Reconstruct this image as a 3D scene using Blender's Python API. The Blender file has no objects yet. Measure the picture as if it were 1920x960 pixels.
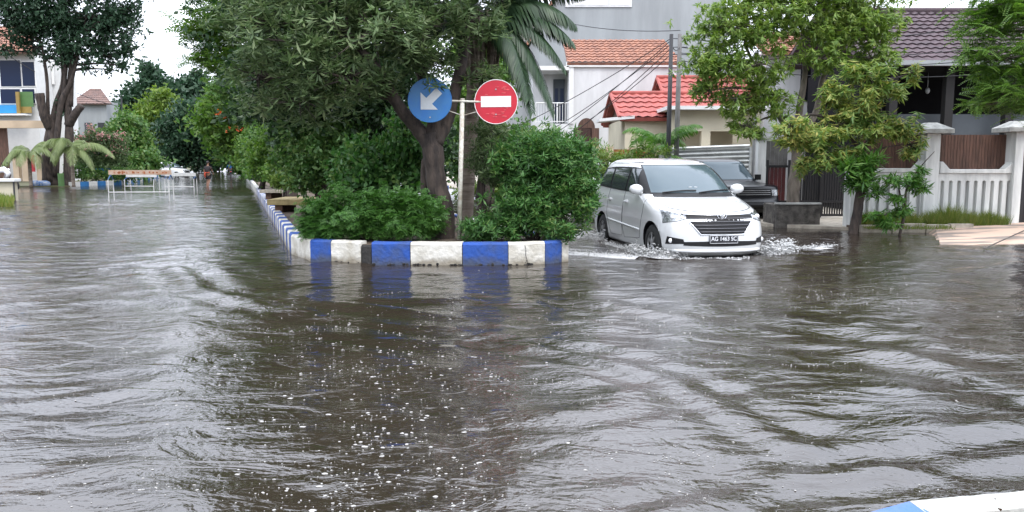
import bpy, math, random
import numpy as np
from mathutils import Vector, Matrix

R = math.radians
rng = np.random.default_rng(11)
random.seed(11)
scene = bpy.context.scene
COL = scene.collection

# ------------------------------------------------------------------ camera
F = 1500.0
PITCH = math.atan(175 / F)
CAMZ = 1.5
cam_d = bpy.data.cameras.new('camera')
cam_d.sensor_width = 36
cam_d.lens = 36 * F / 1920
cam_d.clip_end = 3000
cam = bpy.data.objects.new('camera', cam_d)
COL.objects.link(cam)
cam.location = (0, 0, CAMZ)
cam.rotation_euler = (R(90) - PITCH, 0, 0)
scene.camera = cam

# ------------------------------------------------------------------ world: bright overcast
SUN_EL, SUN_ROT = R(56), R(150)
w = bpy.data.worlds.new('World')
scene.world = w
w.use_nodes = True
nt = w.node_tree
nt.nodes.clear()
out = nt.nodes.new('ShaderNodeOutputWorld')
bg = nt.nodes.new('ShaderNodeBackground')
sky = nt.nodes.new('ShaderNodeTexSky')
sky.sky_type = 'NISHITA'
sky.sun_disc = False
sky.sun_elevation = SUN_EL
sky.sun_rotation = SUN_ROT
sky.dust_density = 3.0
sky.air_density = 1.2
tc = nt.nodes.new('ShaderNodeTexCoord')
mp = nt.nodes.new('ShaderNodeMapping')
mp.inputs['Scale'].default_value = (1.6, 1.6, 4.0)
nz = nt.nodes.new('ShaderNodeTexNoise')
nz.inputs['Scale'].default_value = 1.3
nz.inputs['Detail'].default_value = 7
nz.inputs['Roughness'].default_value = 0.55
rp = nt.nodes.new('ShaderNodeValToRGB')
rp.color_ramp.elements[0].position = 0.30
rp.color_ramp.elements[0].color = (9.8, 10.5, 12.2, 1)
rp.color_ramp.elements[1].position = 0.68
rp.color_ramp.elements[1].color = (15.2, 15.9, 17.6, 1)
mx = nt.nodes.new('ShaderNodeMix')
mx.data_type = 'RGBA'
mx.inputs[0].default_value = 0.86
nt.links.new(tc.outputs['Generated'], mp.inputs['Vector'])
nt.links.new(mp.outputs['Vector'], nz.inputs['Vector'])
nt.links.new(nz.outputs['Fac'], rp.inputs['Fac'])
nt.links.new(sky.outputs['Color'], mx.inputs[6])
nt.links.new(rp.outputs['Color'], mx.inputs[7])
# an overcast sky is brighter overhead than near the horizon
sx_ = nt.nodes.new('ShaderNodeSeparateXYZ'); nt.links.new(tc.outputs['Generated'], sx_.inputs[0])
zr_ = nt.nodes.new('ShaderNodeMapRange'); zr_.inputs['From Min'].default_value = 0.0; zr_.inputs['From Max'].default_value = 0.75
zr_.inputs['To Min'].default_value = 1.1; zr_.inputs['To Max'].default_value = 2.5
nt.links.new(sx_.outputs['Z'], zr_.inputs['Value'])
vm_ = nt.nodes.new('ShaderNodeVectorMath'); vm_.operation = 'SCALE'
nt.links.new(mx.outputs[2], vm_.inputs[0]); nt.links.new(zr_.outputs['Result'], vm_.inputs['Scale'])
nt.links.new(vm_.outputs[0], bg.inputs['Color'])
bg.inputs['Strength'].default_value = 0.10
nt.links.new(bg.outputs[0], out.inputs['Surface'])

sun_d = bpy.data.lights.new('sun', 'SUN')
sun_d.energy = 1.4
sun_d.angle = R(14)
sun_d.color = (1.0, 0.965, 0.91)
sun = bpy.data.objects.new('sun', sun_d)
COL.objects.link(sun)
sun.location = (0, 0, 40)
# light comes from behind the camera, to the right
sdir = Vector((math.sin(SUN_ROT) * math.cos(SUN_EL), math.cos(SUN_ROT) * math.cos(SUN_EL), math.sin(SUN_EL)))
sun.rotation_euler = sdir.to_track_quat('Z', 'Y').to_euler()

scene.view_settings.view_transform = 'Standard'
scene.view_settings.look = 'None'
scene.view_settings.exposure = 0.18
scene.view_settings.gamma = 1.0
scene.cycles.max_bounces = 6
scene.cycles.transparent_max_bounces = 6
scene.cycles.caustics_reflective = False
scene.cycles.caustics_refractive = False

# ------------------------------------------------------------------ helpers
def ray(px, py):
    u = (px - 960) / F; v = (480 - py) / F
    c, s = math.cos(PITCH), math.sin(PITCH)
    return Vector((u, c + v * s, -s + v * c))
def g(px, py, z=0.0):
    d = ray(px, py); t = (z - CAMZ) / d.z
    return Vector((d.x * t, d.y * t, z))
def at(px, py, Y):
    d = ray(px, py); t = Y / d.y
    return Vector((d.x * t, Y, CAMZ + d.z * t))
DIR = Vector((445 - 960, F / math.cos(PITCH), 0)).normalized()     # the way the streets run

MATS = {}
def nodes_of(name):
    m = bpy.data.materials.new(name); m.use_nodes = True
    t = m.node_tree; b = t.nodes['Principled BSDF']
    MATS[name] = m
    return m, t, b
def mat(name, col, rough=0.6, var=0.15, vscale=3.0, bump=0.0, bscale=20.0, metal=0.0, spec=0.5, col2=None, stretch=None, coat=0.0):
    m, t, b = nodes_of(name)
    b.inputs['Roughness'].default_value = rough
    b.inputs['Metallic'].default_value = metal
    b.inputs['Specular IOR Level'].default_value = spec
    if coat:
        b.inputs['Coat Weight'].default_value = coat
        b.inputs['Coat Roughness'].default_value = 0.04
    c2 = col2 if col2 else tuple(c * (1 - var) for c in col)
    c1 = col if col2 else tuple(min(1, c * (1 + var * 0.5)) for c in col)
    tcn = t.nodes.new('ShaderNodeTexCoord'); mpn = t.nodes.new('ShaderNodeMapping')
    if stretch: mpn.inputs['Scale'].default_value = stretch
    t.links.new(tcn.outputs['Object'], mpn.inputs['Vector'])
    if var > 0 or col2:
        n = t.nodes.new('ShaderNodeTexNoise'); n.inputs['Scale'].default_value = vscale
        n.inputs['Detail'].default_value = 6; n.inputs['Roughness'].default_value = 0.6
        r = t.nodes.new('ShaderNodeValToRGB')
        r.color_ramp.elements[0].position = 0.36; r.color_ramp.elements[1].position = 0.62
        r.color_ramp.elements[0].color = (*c2, 1); r.color_ramp.elements[1].color = (*c1, 1)
        t.links.new(mpn.outputs['Vector'], n.inputs['Vector'])
        t.links.new(n.outputs['Fac'], r.inputs['Fac'])
        t.links.new(r.outputs['Color'], b.inputs['Base Color'])
    else:
        b.inputs['Base Color'].default_value = (*col, 1)
    if bump > 0:
        n2 = t.nodes.new('ShaderNodeTexNoise'); n2.inputs['Scale'].default_value = bscale
        n2.inputs['Detail'].default_value = 5
        bp = t.nodes.new('ShaderNodeBump'); bp.inputs['Strength'].default_value = min(1, bump)
        bp.inputs['Distance'].default_value = 0.03
        t.links.new(mpn.outputs['Vector'], n2.inputs['Vector'])
        t.links.new(n2.outputs['Fac'], bp.inputs['Height'])
        t.links.new(bp.outputs['Normal'], b.inputs['Normal'])
    return m
def leaf_mat(name, cols, trans=0.25, rough=0.5, cscale=1.2):
    """leaf colours vary leaf by leaf and slowly through the crown (older and younger growth)"""
    m, t, b = nodes_of(name)
    geo = t.nodes.new('ShaderNodeNewGeometry'); tcn = t.nodes.new('ShaderNodeTexCoord')
    n = t.nodes.new('ShaderNodeTexNoise'); n.inputs['Scale'].default_value = cscale; n.inputs['Detail'].default_value = 2
    t.links.new(tcn.outputs['Object'], n.inputs['Vector'])
    ma = t.nodes.new('ShaderNodeMath'); ma.operation = 'MULTIPLY_ADD'; ma.inputs[1].default_value = 0.55
    mb = t.nodes.new('ShaderNodeMath'); mb.operation = 'MULTIPLY'; mb.inputs[1].default_value = 0.48
    t.links.new(n.outputs['Fac'], mb.inputs[0])
    t.links.new(geo.outputs['Random Per Island'], ma.inputs[0]); t.links.new(mb.outputs[0], ma.inputs[2])
    r = t.nodes.new('ShaderNodeValToRGB'); el = r.color_ramp.elements
    while len(el) < len(cols): el.new(0.5)
    for i, c in enumerate(cols):
        el[i].position = 0.12 + 0.76 * i / max(1, len(cols) - 1); el[i].color = (*c, 1)
    t.links.new(ma.outputs[0], r.inputs['Fac'])
    t.links.new(r.outputs['Color'], b.inputs['Base Color'])
    b.inputs['Roughness'].default_value = rough; b.inputs['Specular IOR Level'].default_value = 0.35
    tr = t.nodes.new('ShaderNodeBsdfTranslucent'); mixs = t.nodes.new('ShaderNodeMixShader')
    hs = t.nodes.new('ShaderNodeHueSaturation'); hs.inputs['Saturation'].default_value = 1.15; hs.inputs['Value'].default_value = 1.5
    t.links.new(r.outputs['Color'], hs.inputs['Color']); t.links.new(hs.outputs['Color'], tr.inputs['Color'])
    mixs.inputs[0].default_value = trans
    t.links.new(b.outputs[0], mixs.inputs[1]); t.links.new(tr.outputs[0], mixs.inputs[2])
    t.links.new(mixs.outputs[0], t.nodes['Material Output'].inputs['Surface'])
    return m

def tag(o, label=None, cat=None, group=None, kind=None):
    if label: o['label'] = label
    if cat: o['category'] = cat
    if group: o['group'] = group
    if kind: o['kind'] = kind
    return o
def empty(name, loc=(0, 0, 0), rz=0.0):
    o = bpy.data.objects.new(name, None); COL.objects.link(o)
    o.location = loc; o.rotation_euler = (0, 0, rz); o.empty_display_size = 0.2
    return o
def thing(name, label, cat, loc=(0, 0, 0), rz=0.0, group=None):
    return tag(empty(name, loc, rz), label, cat, group)
def copy_tree(o, parent=None, skip=()):
    c = o.copy(); COL.objects.link(c); c.parent = parent
    for ch in list(o.children):
        if ch.name.split('.')[0] in skip: continue
        copy_tree(ch, c, skip)
    return c
def mesh_obj(name, verts, faces, m=None, parent=None, smooth=False, mi=None):
    me = bpy.data.meshes.new(name)
    me.from_pydata([tuple(v) for v in verts], [], faces)
    for k in (m if isinstance(m, (list, tuple)) else [m]):
        if k: me.materials.append(k)
    if mi is not None: me.polygons.foreach_set('material_index', mi)
    if smooth: me.polygons.foreach_set('use_smooth', [True] * len(me.polygons))
    me.validate(); me.update()
    o = bpy.data.objects.new(name, me); COL.objects.link(o)
    if parent: o.parent = parent
    return o

class MB:
    def __init__(s): s.v = []; s.f = []; s.mi = []; s.cur = 0
    def add(s, vs, fs):
        b = len(s.v); s.v += [Vector(v) for v in vs]
        for f in fs: s.f.append([b + i for i in f]); s.mi.append(s.cur)
        return s
    def box(s, x0, x1, y0, y1, z0, z1):
        return s.add([(x0,y0,z0),(x1,y0,z0),(x1,y1,z0),(x0,y1,z0),(x0,y0,z1),(x1,y0,z1),(x1,y1,z1),(x0,y1,z1)],
                     [(0,3,2,1),(4,5,6,7),(0,1,5,4),(1,2,6,5),(2,3,7,6),(3,0,4,7)])
    def obox(s, c, size, rz=0.0, M=None):
        M = M or Matrix.Rotation(rz, 3, 'Z'); sx, sy, sz = [k / 2 for k in size]
        vs = [Vector(c) + M @ Vector((a*sx, b*sy, d*sz)) for a, b, d in
              [(-1,-1,-1),(1,-1,-1),(1,1,-1),(-1,1,-1),(-1,-1,1),(1,-1,1),(1,1,1),(-1,1,1)]]
        return s.add(vs, [(0,3,2,1),(4,5,6,7),(0,1,5,4),(1,2,6,5),(2,3,7,6),(3,0,4,7)])
    def prism(s, poly, vec):
        n = len(poly); vec = Vector(vec)
        vs = [Vector(p) for p in poly] + [Vector(p) + vec for p in poly]
        return s.add(vs, [list(range(n))[::-1], list(range(n, 2*n))] + [(i, (i+1) % n, n + (i+1) % n, n + i) for i in range(n)])
    def tube(s, pts, rad, sides=8, cap=True):
        pts = [Vector(p) for p in pts]
        if not isinstance(rad, (list, tuple)): rad = [rad] * len(pts)
        vs = []; up = Vector((0.13, 0.21, 1)).normalized(); pn = None
        for i, p in enumerate(pts):
            d = (pts[min(i+1, len(pts)-1)] - pts[max(i-1, 0)])
            d = d.normalized() if d.length > 1e-9 else up
            if pn is None:
                a = d.cross(up)
                if a.length < 0.1: a = d.cross(Vector((1, 0, 0)))
            else: a = pn - d * pn.dot(d)
            a.normalize(); pn = a; b = d.cross(a)
            for k in range(sides):
                t = 2 * math.pi * k / sides
                vs.append(p + (a * math.cos(t) + b * math.sin(t)) * rad[i])
        fs = []
        for i in range(len(pts) - 1):
            for k in range(sides):
                k2 = (k + 1) % sides
                fs.append((i*sides + k, i*sides + k2, (i+1)*sides + k2, (i+1)*sides + k))
        if cap: fs += [tuple(range(sides))[::-1], tuple(range((len(pts)-1)*sides, len(pts)*sides))]
        return s.add(vs, fs)
    def cyl(s, p0, p1, r, sides=16): return s.tube([p0, p1], r, sides)
    def torus(s, c, M, ra, rb, r, seg=28, sides=8, a0=0, a1=2*math.pi):
        full = abs(a1 - a0 - 2*math.pi) < 1e-6; vs = []; n = seg if full else seg + 1
        for i in range(n):
            t = a0 + (a1 - a0) * i / seg
            p = Vector((ra*math.cos(t), rb*math.sin(t), 0)); o = Vector((math.cos(t), math.sin(t), 0))
            for k in range(sides):
                q = 2*math.pi*k/sides
                vs.append(Vector(c) + M @ (p + o*(r*math.cos(q)) + Vector((0, 0, r*math.sin(q)))))
        fs = []
        for i in range(seg):
            j = (i+1) % n
            for k in range(sides): fs.append((i*sides+k, i*sides+(k+1) % sides, j*sides+(k+1) % sides, j*sides+k))
        return s.add(vs, fs)
    def ball(s, c, r, seg=12, rings=8, M=None):
        r = r if isinstance(r, (list, tuple)) else (r, r, r); vs = []; fs = []
        for i in range(rings + 1):
            ph = math.pi * i / rings
            for k in range(seg):
                th = 2*math.pi*k/seg
                p = Vector((r[0]*math.sin(ph)*math.cos(th), r[1]*math.sin(ph)*math.sin(th), r[2]*math.cos(ph)))
                vs.append(Vector(c) + (M @ p if M else p))
        for i in range(rings):
            for k in range(seg): fs.append((i*seg+k, (i+1)*seg+k, (i+1)*seg+(k+1) % seg, i*seg+(k+1) % seg))
        return s.add(vs, fs)
    def build(s, name, m, parent=None, smooth=False, bevel=0.0):
        o = mesh_obj(name, s.v, s.f, m, parent, smooth, s.mi if isinstance(m, (list, tuple)) else None)
        if bevel:
            b = o.modifiers.new('bevel', 'BEVEL'); b.width = bevel; b.segments = 2; b.limit_method = 'ANGLE'
        return o

def np_mesh(name, V, Fq, m, parent=None):
    """big all-quad mesh straight from arrays"""
    me = bpy.data.meshes.new(name)
    me.vertices.add(len(V)); me.vertices.foreach_set('co', V.astype(np.float32).ravel())
    nf = len(Fq); k = Fq.shape[1]
    me.loops.add(nf * k); me.loops.foreach_set('vertex_index', Fq.astype(np.int32).ravel())
    me.polygons.add(nf); me.polygons.foreach_set('loop_start', np.arange(nf, dtype=np.int32) * k)
    me.polygons.foreach_set('loop_total', np.full(nf, k, dtype=np.int32))
    me.materials.append(m); me.update(calc_edges=True)
    o = bpy.data.objects.new(name, me); COL.objects.link(o)
    if parent: o.parent = parent
    return o

def catmull(pts, n=6):
    pts = [Vector(p) for p in pts]
    if len(pts) < 3: return [pts[0].lerp(pts[-1], i / n) for i in range(n + 1)]
    P = [2*pts[0]-pts[1]] + pts + [2*pts[-1]-pts[-2]]; o = []
    for i in range(1, len(P) - 2):
        for k in range(n):
            t = k / n; a, b, c, d = P[i-1], P[i], P[i+1], P[i+2]
            o.append(0.5*((2*b) + (c-a)*t + (2*a-5*b+4*c-d)*t*t + (3*b-a-3*c+d)*t**3))
    return o + [pts[-1]]

# ------------------------------------------------------------------ materials
M_water_mat, t, b = nodes_of('flood_water')
b.inputs['Roughness'].default_value = 0.05
b.inputs['IOR'].default_value = 1.72
b.inputs['Specular IOR Level'].default_value = 0.62
tcn = t.nodes.new('ShaderNodeTexCoord')
def nnode(scale, detail, sc, dist=0.0, rot=0.0):
    mpn = t.nodes.new('ShaderNodeMapping'); mpn.inputs['Scale'].default_value = sc
    mpn.inputs['Rotation'].default_value = (0, 0, rot)
    n = t.nodes.new('ShaderNodeTexNoise'); n.inputs['Scale'].default_value = scale
    n.inputs['Detail'].default_value = detail; n.inputs['Distortion'].default_value = dist
    t.links.new(tcn.outputs['Object'], mpn.inputs['Vector']); t.links.new(mpn.outputs['Vector'], n.inputs['Vector'])
    return n
silt = nnode(0.35, 4, (1, 1, 1), 0.5)
rr = t.nodes.new('ShaderNodeValToRGB')
rr.color_ramp.elements[0].position = 0.35; rr.color_ramp.elements[1].position = 0.7
rr.color_ramp.elements[0].color = (0.018, 0.013, 0.009, 1); rr.color_ramp.elements[1].color = (0.036, 0.027, 0.020, 1)
t.links.new(silt.outputs['Fac'], rr.inputs['Fac']); t.links.new(rr.outputs['Color'], b.inputs['Base Color'])
mask = nnode(0.28, 3, (1, 1.3, 1), 0.6)
mr = t.nodes.new('ShaderNodeMapRange'); mr.inputs['From Min'].default_value = 0.38; mr.inputs['From Max'].default_value = 0.62
mr.inputs['To Min'].default_value = 0.15; mr.inputs['To Max'].default_value = 1.0
t.links.new(mask.outputs['Fac'], mr.inputs['Value'])
big = nnode(2.6, 4, (0.8, 1.5, 1), 0.8, 0.25)
fine = nnode(11, 4, (0.85, 1.25, 1), 1.0, -0.2)
b1 = t.nodes.new('ShaderNodeBump'); b1.inputs['Strength'].default_value = 0.9; b1.inputs['Distance'].default_value = 0.035
b2 = t.nodes.new('ShaderNodeBump'); b2.inputs['Distance'].default_value = 0.010
t.links.new(big.outputs['Fac'], b1.inputs['Height']); t.links.new(fine.outputs['Fac'], b2.inputs['Height'])
t.links.new(mr.outputs['Result'], b2.inputs['Strength'])
micro = nnode(34, 3, (0.8, 1.15, 1), 0.6, 0.5)
b3 = t.nodes.new('ShaderNodeBump'); b3.inputs['Distance'].default_value = 0.004; b3.inputs['Strength'].default_value = 0.6
t.links.new(micro.outputs['Fac'], b3.inputs['Height'])
t.links.new(b1.outputs['Normal'], b2.inputs['Normal']); t.links.new(b2.outputs['Normal'], b3.inputs['Normal']); t.links.new(b3.outputs['Normal'], b.inputs['Normal'])

M = MATS
def waterline(name, dirt, z0=.02, z1=.13):
    """silt and algae left by the water along the foot of a painted kerb"""
    m = MATS[name]; t = m.node_tree; b = t.nodes['Principled BSDF']; src = b.inputs['Base Color'].links[0].from_socket
    tc_ = t.nodes.new('ShaderNodeTexCoord'); sp_n = t.nodes.new('ShaderNodeSeparateXYZ'); n = t.nodes.new('ShaderNodeTexNoise'); n.inputs['Scale'].default_value = 7; n.inputs['Detail'].default_value = 6
    t.links.new(tc_.outputs['Object'], sp_n.inputs[0]); t.links.new(tc_.outputs['Object'], n.inputs[0])
    ma = t.nodes.new('ShaderNodeMath'); ma.operation = 'MULTIPLY_ADD'; ma.inputs[1].default_value = -.22; t.links.new(n.outputs[0], ma.inputs[0]); t.links.new(sp_n.outputs['Z'], ma.inputs[2])
    mr = t.nodes.new('ShaderNodeMapRange'); mr.inputs['From Min'].default_value = z0 - .11; mr.inputs['From Max'].default_value = z1 - .11; mr.inputs['To Min'].default_value = .85; mr.inputs['To Max'].default_value = 0
    t.links.new(ma.outputs[0], mr.inputs['Value']); mx = t.nodes.new('ShaderNodeMix'); mx.data_type = 'RGBA'; mx.inputs[7].default_value = (*dirt, 1)
    t.links.new(mr.outputs[0], mx.inputs[0]); t.links.new(src, mx.inputs[6]); t.links.new(mx.outputs[2], b.inputs['Base Color'])
mat('soil', (0.10, 0.072, 0.05), 0.95, 0.4, 2.5, 0.8, 14)
mat('grass_ground', (0.07, 0.085, 0.03), 0.95, 0.3, 1.2, 0.6, 25, col2=(0.10, 0.08, 0.05))
mat('asphalt', (0.05, 0.05, 0.05), 0.9, 0.3, 4, 0.5, 40)
mat('kerb_white', (0.64, 0.62, 0.56), 0.8, 0.2, 4, 0.6, 16, col2=(0.42, 0.39, 0.32))
mat('kerb_blue', (0.016, 0.070, 0.31), 0.8, 0.2, 4, 0.6, 16, col2=(0.035, 0.07, 0.20))
mat('kerb_blue_faded', (0.07, 0.15, 0.40), 0.8, 0.2, 6, 0.4, 18, col2=(0.12, 0.17, 0.32))
mat('kerb_black', (0.03, 0.028, 0.026), 0.95, 0.4, 15, 0.8, 20)
waterline('kerb_white', (0.20, 0.17, 0.12)); waterline('kerb_blue', (0.05, 0.06, 0.08))
mat('kerb_pale', (0.42, 0.42, 0.385), 0.8, 0.2, 8, 0.4, 20)
mat('bark', (0.070, 0.052, 0.042), 0.9, 0.5, 9, 1.0, 22, col2=(0.022, 0.017, 0.015), stretch=(1, 1, 0.3))
mat('bark_grey', (0.19, 0.16, 0.13), 0.9, 0.4, 9, 0.9, 26, col2=(0.09, 0.075, 0.06), stretch=(1, 1, 0.3))
mat('palm_bark', (0.24, 0.20, 0.16), 0.9, 0.4, 5, 0.9, 14, col2=(0.13, 0.10, 0.08), stretch=(0.5, 0.5, 3))
mat('sign_blue', (0.014, 0.13, 0.38), 0.45, 0.3, 4, col2=(0.03, 0.15, 0.33))
mat('sign_red', (0.50, 0.010, 0.028), 0.4, 0.1, 5)
mat('sign_stain', (0.60, 0.07, 0.08), 0.6, 0.3, 30)
mat('sign_white', (0.80, 0.79, 0.77), 0.45, 0.06, 12)
mat('sign_grey', (0.50, 0.53, 0.55), 0.45, 0.06, 12)
mat('post_white', (0.62, 0.61, 0.54), 0.55, 0.2, 14, 0.2, 30, col2=(0.42, 0.36, 0.28))
mat('bar_dark', (0.14, 0.14, 0.15), 0.35, 0.0, metal=0.7)
mat('metal_grey', (0.35, 0.35, 0.35), 0.4, 0.1, 8, metal=0.7)
# car paints
mat('paint_white', (0.60, 0.61, 0.61), 0.28, 0.0, coat=1.0)
mat('paint_black', (0.004, 0.005, 0.007), 0.3, 0.0, spec=0.3, coat=0.25)
mat('paint_silver', (0.45, 0.46, 0.47), 0.3, 0.0, metal=0.6, coat=1.0)
mat('paint_navy', (0.02, 0.03, 0.05), 0.3, 0.0, coat=1.0)
mat('glass_film', (0.07, 0.10, 0.115), 0.08, 0.0, metal=0.2, spec=0.5)
mat('glass_dark', (0.012, 0.014, 0.017), 0.05, 0.0, spec=0.9)
mat('glass_side', (0.05, 0.06, 0.07), 0.04, 0.0, metal=0.2, spec=0.9)
mat('trim_black', (0.007, 0.007, 0.008), 0.5, 0.0, spec=0.3)
mat('rubber', (0.016, 0.016, 0.016), 0.8, 0.2, 20)
mat('chrome', (0.75, 0.76, 0.78), 0.12, 0.0, metal=1.0)
mat('lamp_chrome', (0.50, 0.52, 0.54), 0.25, 0.5, 16, metal=0.7, coat=1.0, col2=(0.10, 0.11, 0.12))
mat('lamp_clear', (0.85, 0.86, 0.87), 0.1, 0.0, metal=0.3, coat=1.0)
mat('lamp_red', (0.5, 0.01, 0.01), 0.2, 0.0, coat=1.0)
mat('lamp_amber', (0.7, 0.22, 0.02), 0.2, 0.0, coat=1.0)
mat('plate_black', (0.012, 0.013, 0.018), 0.4, 0.0)
mat('plate_white', (0.75, 0.76, 0.78), 0.5, 0.0)
# buildings
mat('render_grey', (0.27, 0.285, 0.29), 0.85, 0.14, 0.9, 0.1, 10, stretch=(1, 1, 0.2))
mat('render_white', (0.56, 0.56, 0.56), 0.85, 0.18, 1.2, 0.1, 10, stretch=(1, 1, 0.2))
mat('render_cream', (0.55, 0.50, 0.38), 0.85, 0.12, 0.7, 0.1, 12)
mat('render_beige', (0.48, 0.37, 0.26), 0.85, 0.15, 0.9, 0.2, 12)
mat('white_trim', (0.64, 0.64, 0.63), 0.7, 0.06, 3)
mat('wall_white_old', (0.70, 0.71, 0.69), 0.85, 0.2, 3.0, 0.35, 14, col2=(0.50, 0.51, 0.50), stretch=(1.6, 1.6, 0.22))
mat('coping_grey', (0.36, 0.36, 0.34), 0.9, 0.3, 6, 0.5, 16)
mat('tile_orange', (0.33, 0.155, 0.10), 0.85, 0.3, 3.5, 0.3, 12, col2=(0.19, 0.09, 0.065))
mat('tile_faded', (0.20, 0.125, 0.105), 0.85, 0.3, 2.5, 0.3, 12, col2=(0.13, 0.09, 0.08))
mat('tile_red', (0.36, 0.085, 0.068), 0.75, 0.25, 2.5, 0.2, 12, col2=(0.24, 0.06, 0.05))
mat('tile_purple', (0.085, 0.056, 0.064), 0.8, 0.25, 2.5, 0.3, 12, col2=(0.055, 0.038, 0.044))
mat('wood_dark', (0.05, 0.022, 0.016), 0.75, 0.4, 6, 0.3, 20, stretch=(3, 3, 0.4))
mat('wood_brown', (0.10, 0.050, 0.034), 0.75, 0.4, 6, 0.3, 20, stretch=(3, 3, 0.4))
mat('wood_orange', (0.28, 0.10, 0.03), 0.7, 0.3, 6)
mat('gate_black', (0.012, 0.011, 0.013), 0.5, 0.2, 5)
mat('gate_red', (0.085, 0.012, 0.014), 0.5, 0.3, 5)
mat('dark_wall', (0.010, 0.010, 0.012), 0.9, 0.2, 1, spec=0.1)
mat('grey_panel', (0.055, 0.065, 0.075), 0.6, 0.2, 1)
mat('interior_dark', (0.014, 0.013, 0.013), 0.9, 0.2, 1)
mat('zinc', (0.36, 0.38, 0.38), 0.45, 0.2, 3, metal=0.5)
mat('concrete_old', (0.115, 0.105, 0.092), 0.95, 0.5, 7, 0.9, 16, col2=(0.045, 0.04, 0.036))
mat('concrete_pale', (0.36, 0.32, 0.26), 0.9, 0.3, 5, 0.5, 16)
mat('slab_yellow', (0.36, 0.28, 0.13), 0.9, 0.3, 5, 0.4, 16)
mat('slab_brown', (0.15, 0.085, 0.055), 0.9, 0.3, 5, 0.4, 16)
mat('pole_dark', (0.03, 0.03, 0.034), 0.6, 0.2, 5)
mat('pole_grey', (0.15, 0.145, 0.14), 0.8, 0.2, 5)
mat('wire', (0.018, 0.018, 0.02), 0.7, 0.0)
mat('foam', (0.34, 0.33, 0.31), 0.6, 0.15, 30)
mat('splash_white', (0.55, 0.55, 0.54), 0.5, 0.25, 26, 0.8, 60)
mat('window_navy', (0.005, 0.014, 0.045), 0.3, 0.0, spec=0.25)
mat('band_blue', (0.02, 0.25, 0.55), 0.5, 0.05, 3)
mat('paint_green', (0.08, 0.17, 0.05), 0.6, 0.1, 3)
mat('paint_yellow', (0.28, 0.19, 0.05), 0.6, 0.1, 3)
mat('planter_blue', (0.015, 0.12, 0.30), 0.7, 0.2, 3)
mat('panel_red', (0.36, 0.02, 0.03), 0.6, 0.1, 3)
mat('plank_orange', (0.42, 0.33, 0.26), 0.8, 0.3, 4, col2=(0.38, 0.22, 0.13))
mat('plank_letters', (0.30, 0.09, 0.03), 0.8, 0.0)
mat('bar_white', (0.50, 0.50, 0.48), 0.6, 0.15, 9)
mat('bar_blue', (0.03, 0.09, 0.22), 0.6, 0.15, 9)
mat('skin', (0.20, 0.105, 0.065), 0.6, 0.1, 10)
mat('hair', (0.012, 0.010, 0.009), 0.6, 0.0)
mat('shirt_dark', (0.022, 0.018, 0.020), 0.9, 0.2, 6)
mat('cloth_orange', (0.42, 0.06, 0.03), 0.85, 0.2, 6)
mat('shorts_dark', (0.025, 0.022, 0.024), 0.9, 0.2, 6)
mat('shirt_blue', (0.03, 0.12, 0.30), 0.9, 0.2, 6)
mat('helmet_dark', (0.02, 0.035, 0.06), 0.25, 0.0, coat=1.0)
mat('scooter_dark', (0.035, 0.012, 0.016), 0.3, 0.0, coat=1.0)
mat('bin_blue', (0.02, 0.12, 0.42), 0.5, 0.1, 4)
mat('cloth_white', (0.6, 0.6, 0.62), 0.9, 0.2, 6)
mat('sack_blue', (0.05, 0.14, 0.35), 0.8, 0.3, 6, col2=(0.4, 0.42, 0.45))
mat('litter', (0.16, 0.085, 0.04), 0.9, 0.4, 9)
# ramp: pink-beige slab with dark worn bands
m, t, b = nodes_of('ramp_slab'); b.inputs['Roughness'].default_value = 0.85
tcn = t.nodes.new('ShaderNodeTexCoord'); mpn = t.nodes.new('ShaderNodeMapping'); mpn.inputs['Scale'].default_value = (0.35, 1.6, 1)
n = t.nodes.new('ShaderNodeTexNoise'); n.inputs['Scale'].default_value = 2.2; n.inputs['Detail'].default_value = 4
r = t.nodes.new('ShaderNodeValToRGB'); r.color_ramp.elements[0].position = .44; r.color_ramp.elements[1].position = .52
r.color_ramp.elements[0].color = (0.22, 0.18, 0.15, 1); r.color_ramp.elements[1].color = (0.52, 0.37, 0.28, 1)
t.links.new(tcn.outputs['Object'], mpn.inputs[0]); t.links.new(mpn.outputs[0], n.inputs[0]); t.links.new(n.outputs[0], r.inputs[0]); t.links.new(r.outputs[0], b.inputs['Base Color'])

# leaves
leaf_mat('leaf_main', [(0.040, 0.072, 0.028), (0.080, 0.130, 0.050), (0.130, 0.185, 0.080), (0.20, 0.24, 0.12)], 0.33)
leaf_mat('leaf_hedge', [(0.028, 0.080, 0.018), (0.055, 0.145, 0.028), (0.10, 0.21, 0.045)], 0.25)
leaf_mat('leaf_bush', [(0.022, 0.062, 0.018), (0.046, 0.125, 0.030), (0.085, 0.200, 0.050), (0.19, 0.25, 0.08)], 0.3)
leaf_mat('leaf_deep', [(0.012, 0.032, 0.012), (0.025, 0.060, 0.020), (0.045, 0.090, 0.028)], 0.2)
leaf_mat('leaf_mango', [(0.065, 0.125, 0.028), (0.120, 0.205, 0.040), (0.190, 0.280, 0.060), (0.28, 0.34, 0.09)], 0.35)
leaf_mat('leaf_mango_yellow', [(0.065, 0.150, 0.035), (0.130, 0.215, 0.050), (0.230, 0.290, 0.075), (0.42, 0.36, 0.10)], 0.35)
leaf_mat('leaf_sapling', [(0.035, 0.110, 0.020), (0.070, 0.165, 0.030), (0.12, 0.21, 0.04)], 0.3)
leaf_mat('leaf_bright', [(0.050, 0.115, 0.022), (0.095, 0.185, 0.036), (0.165, 0.250, 0.055)], 0.35)
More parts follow.
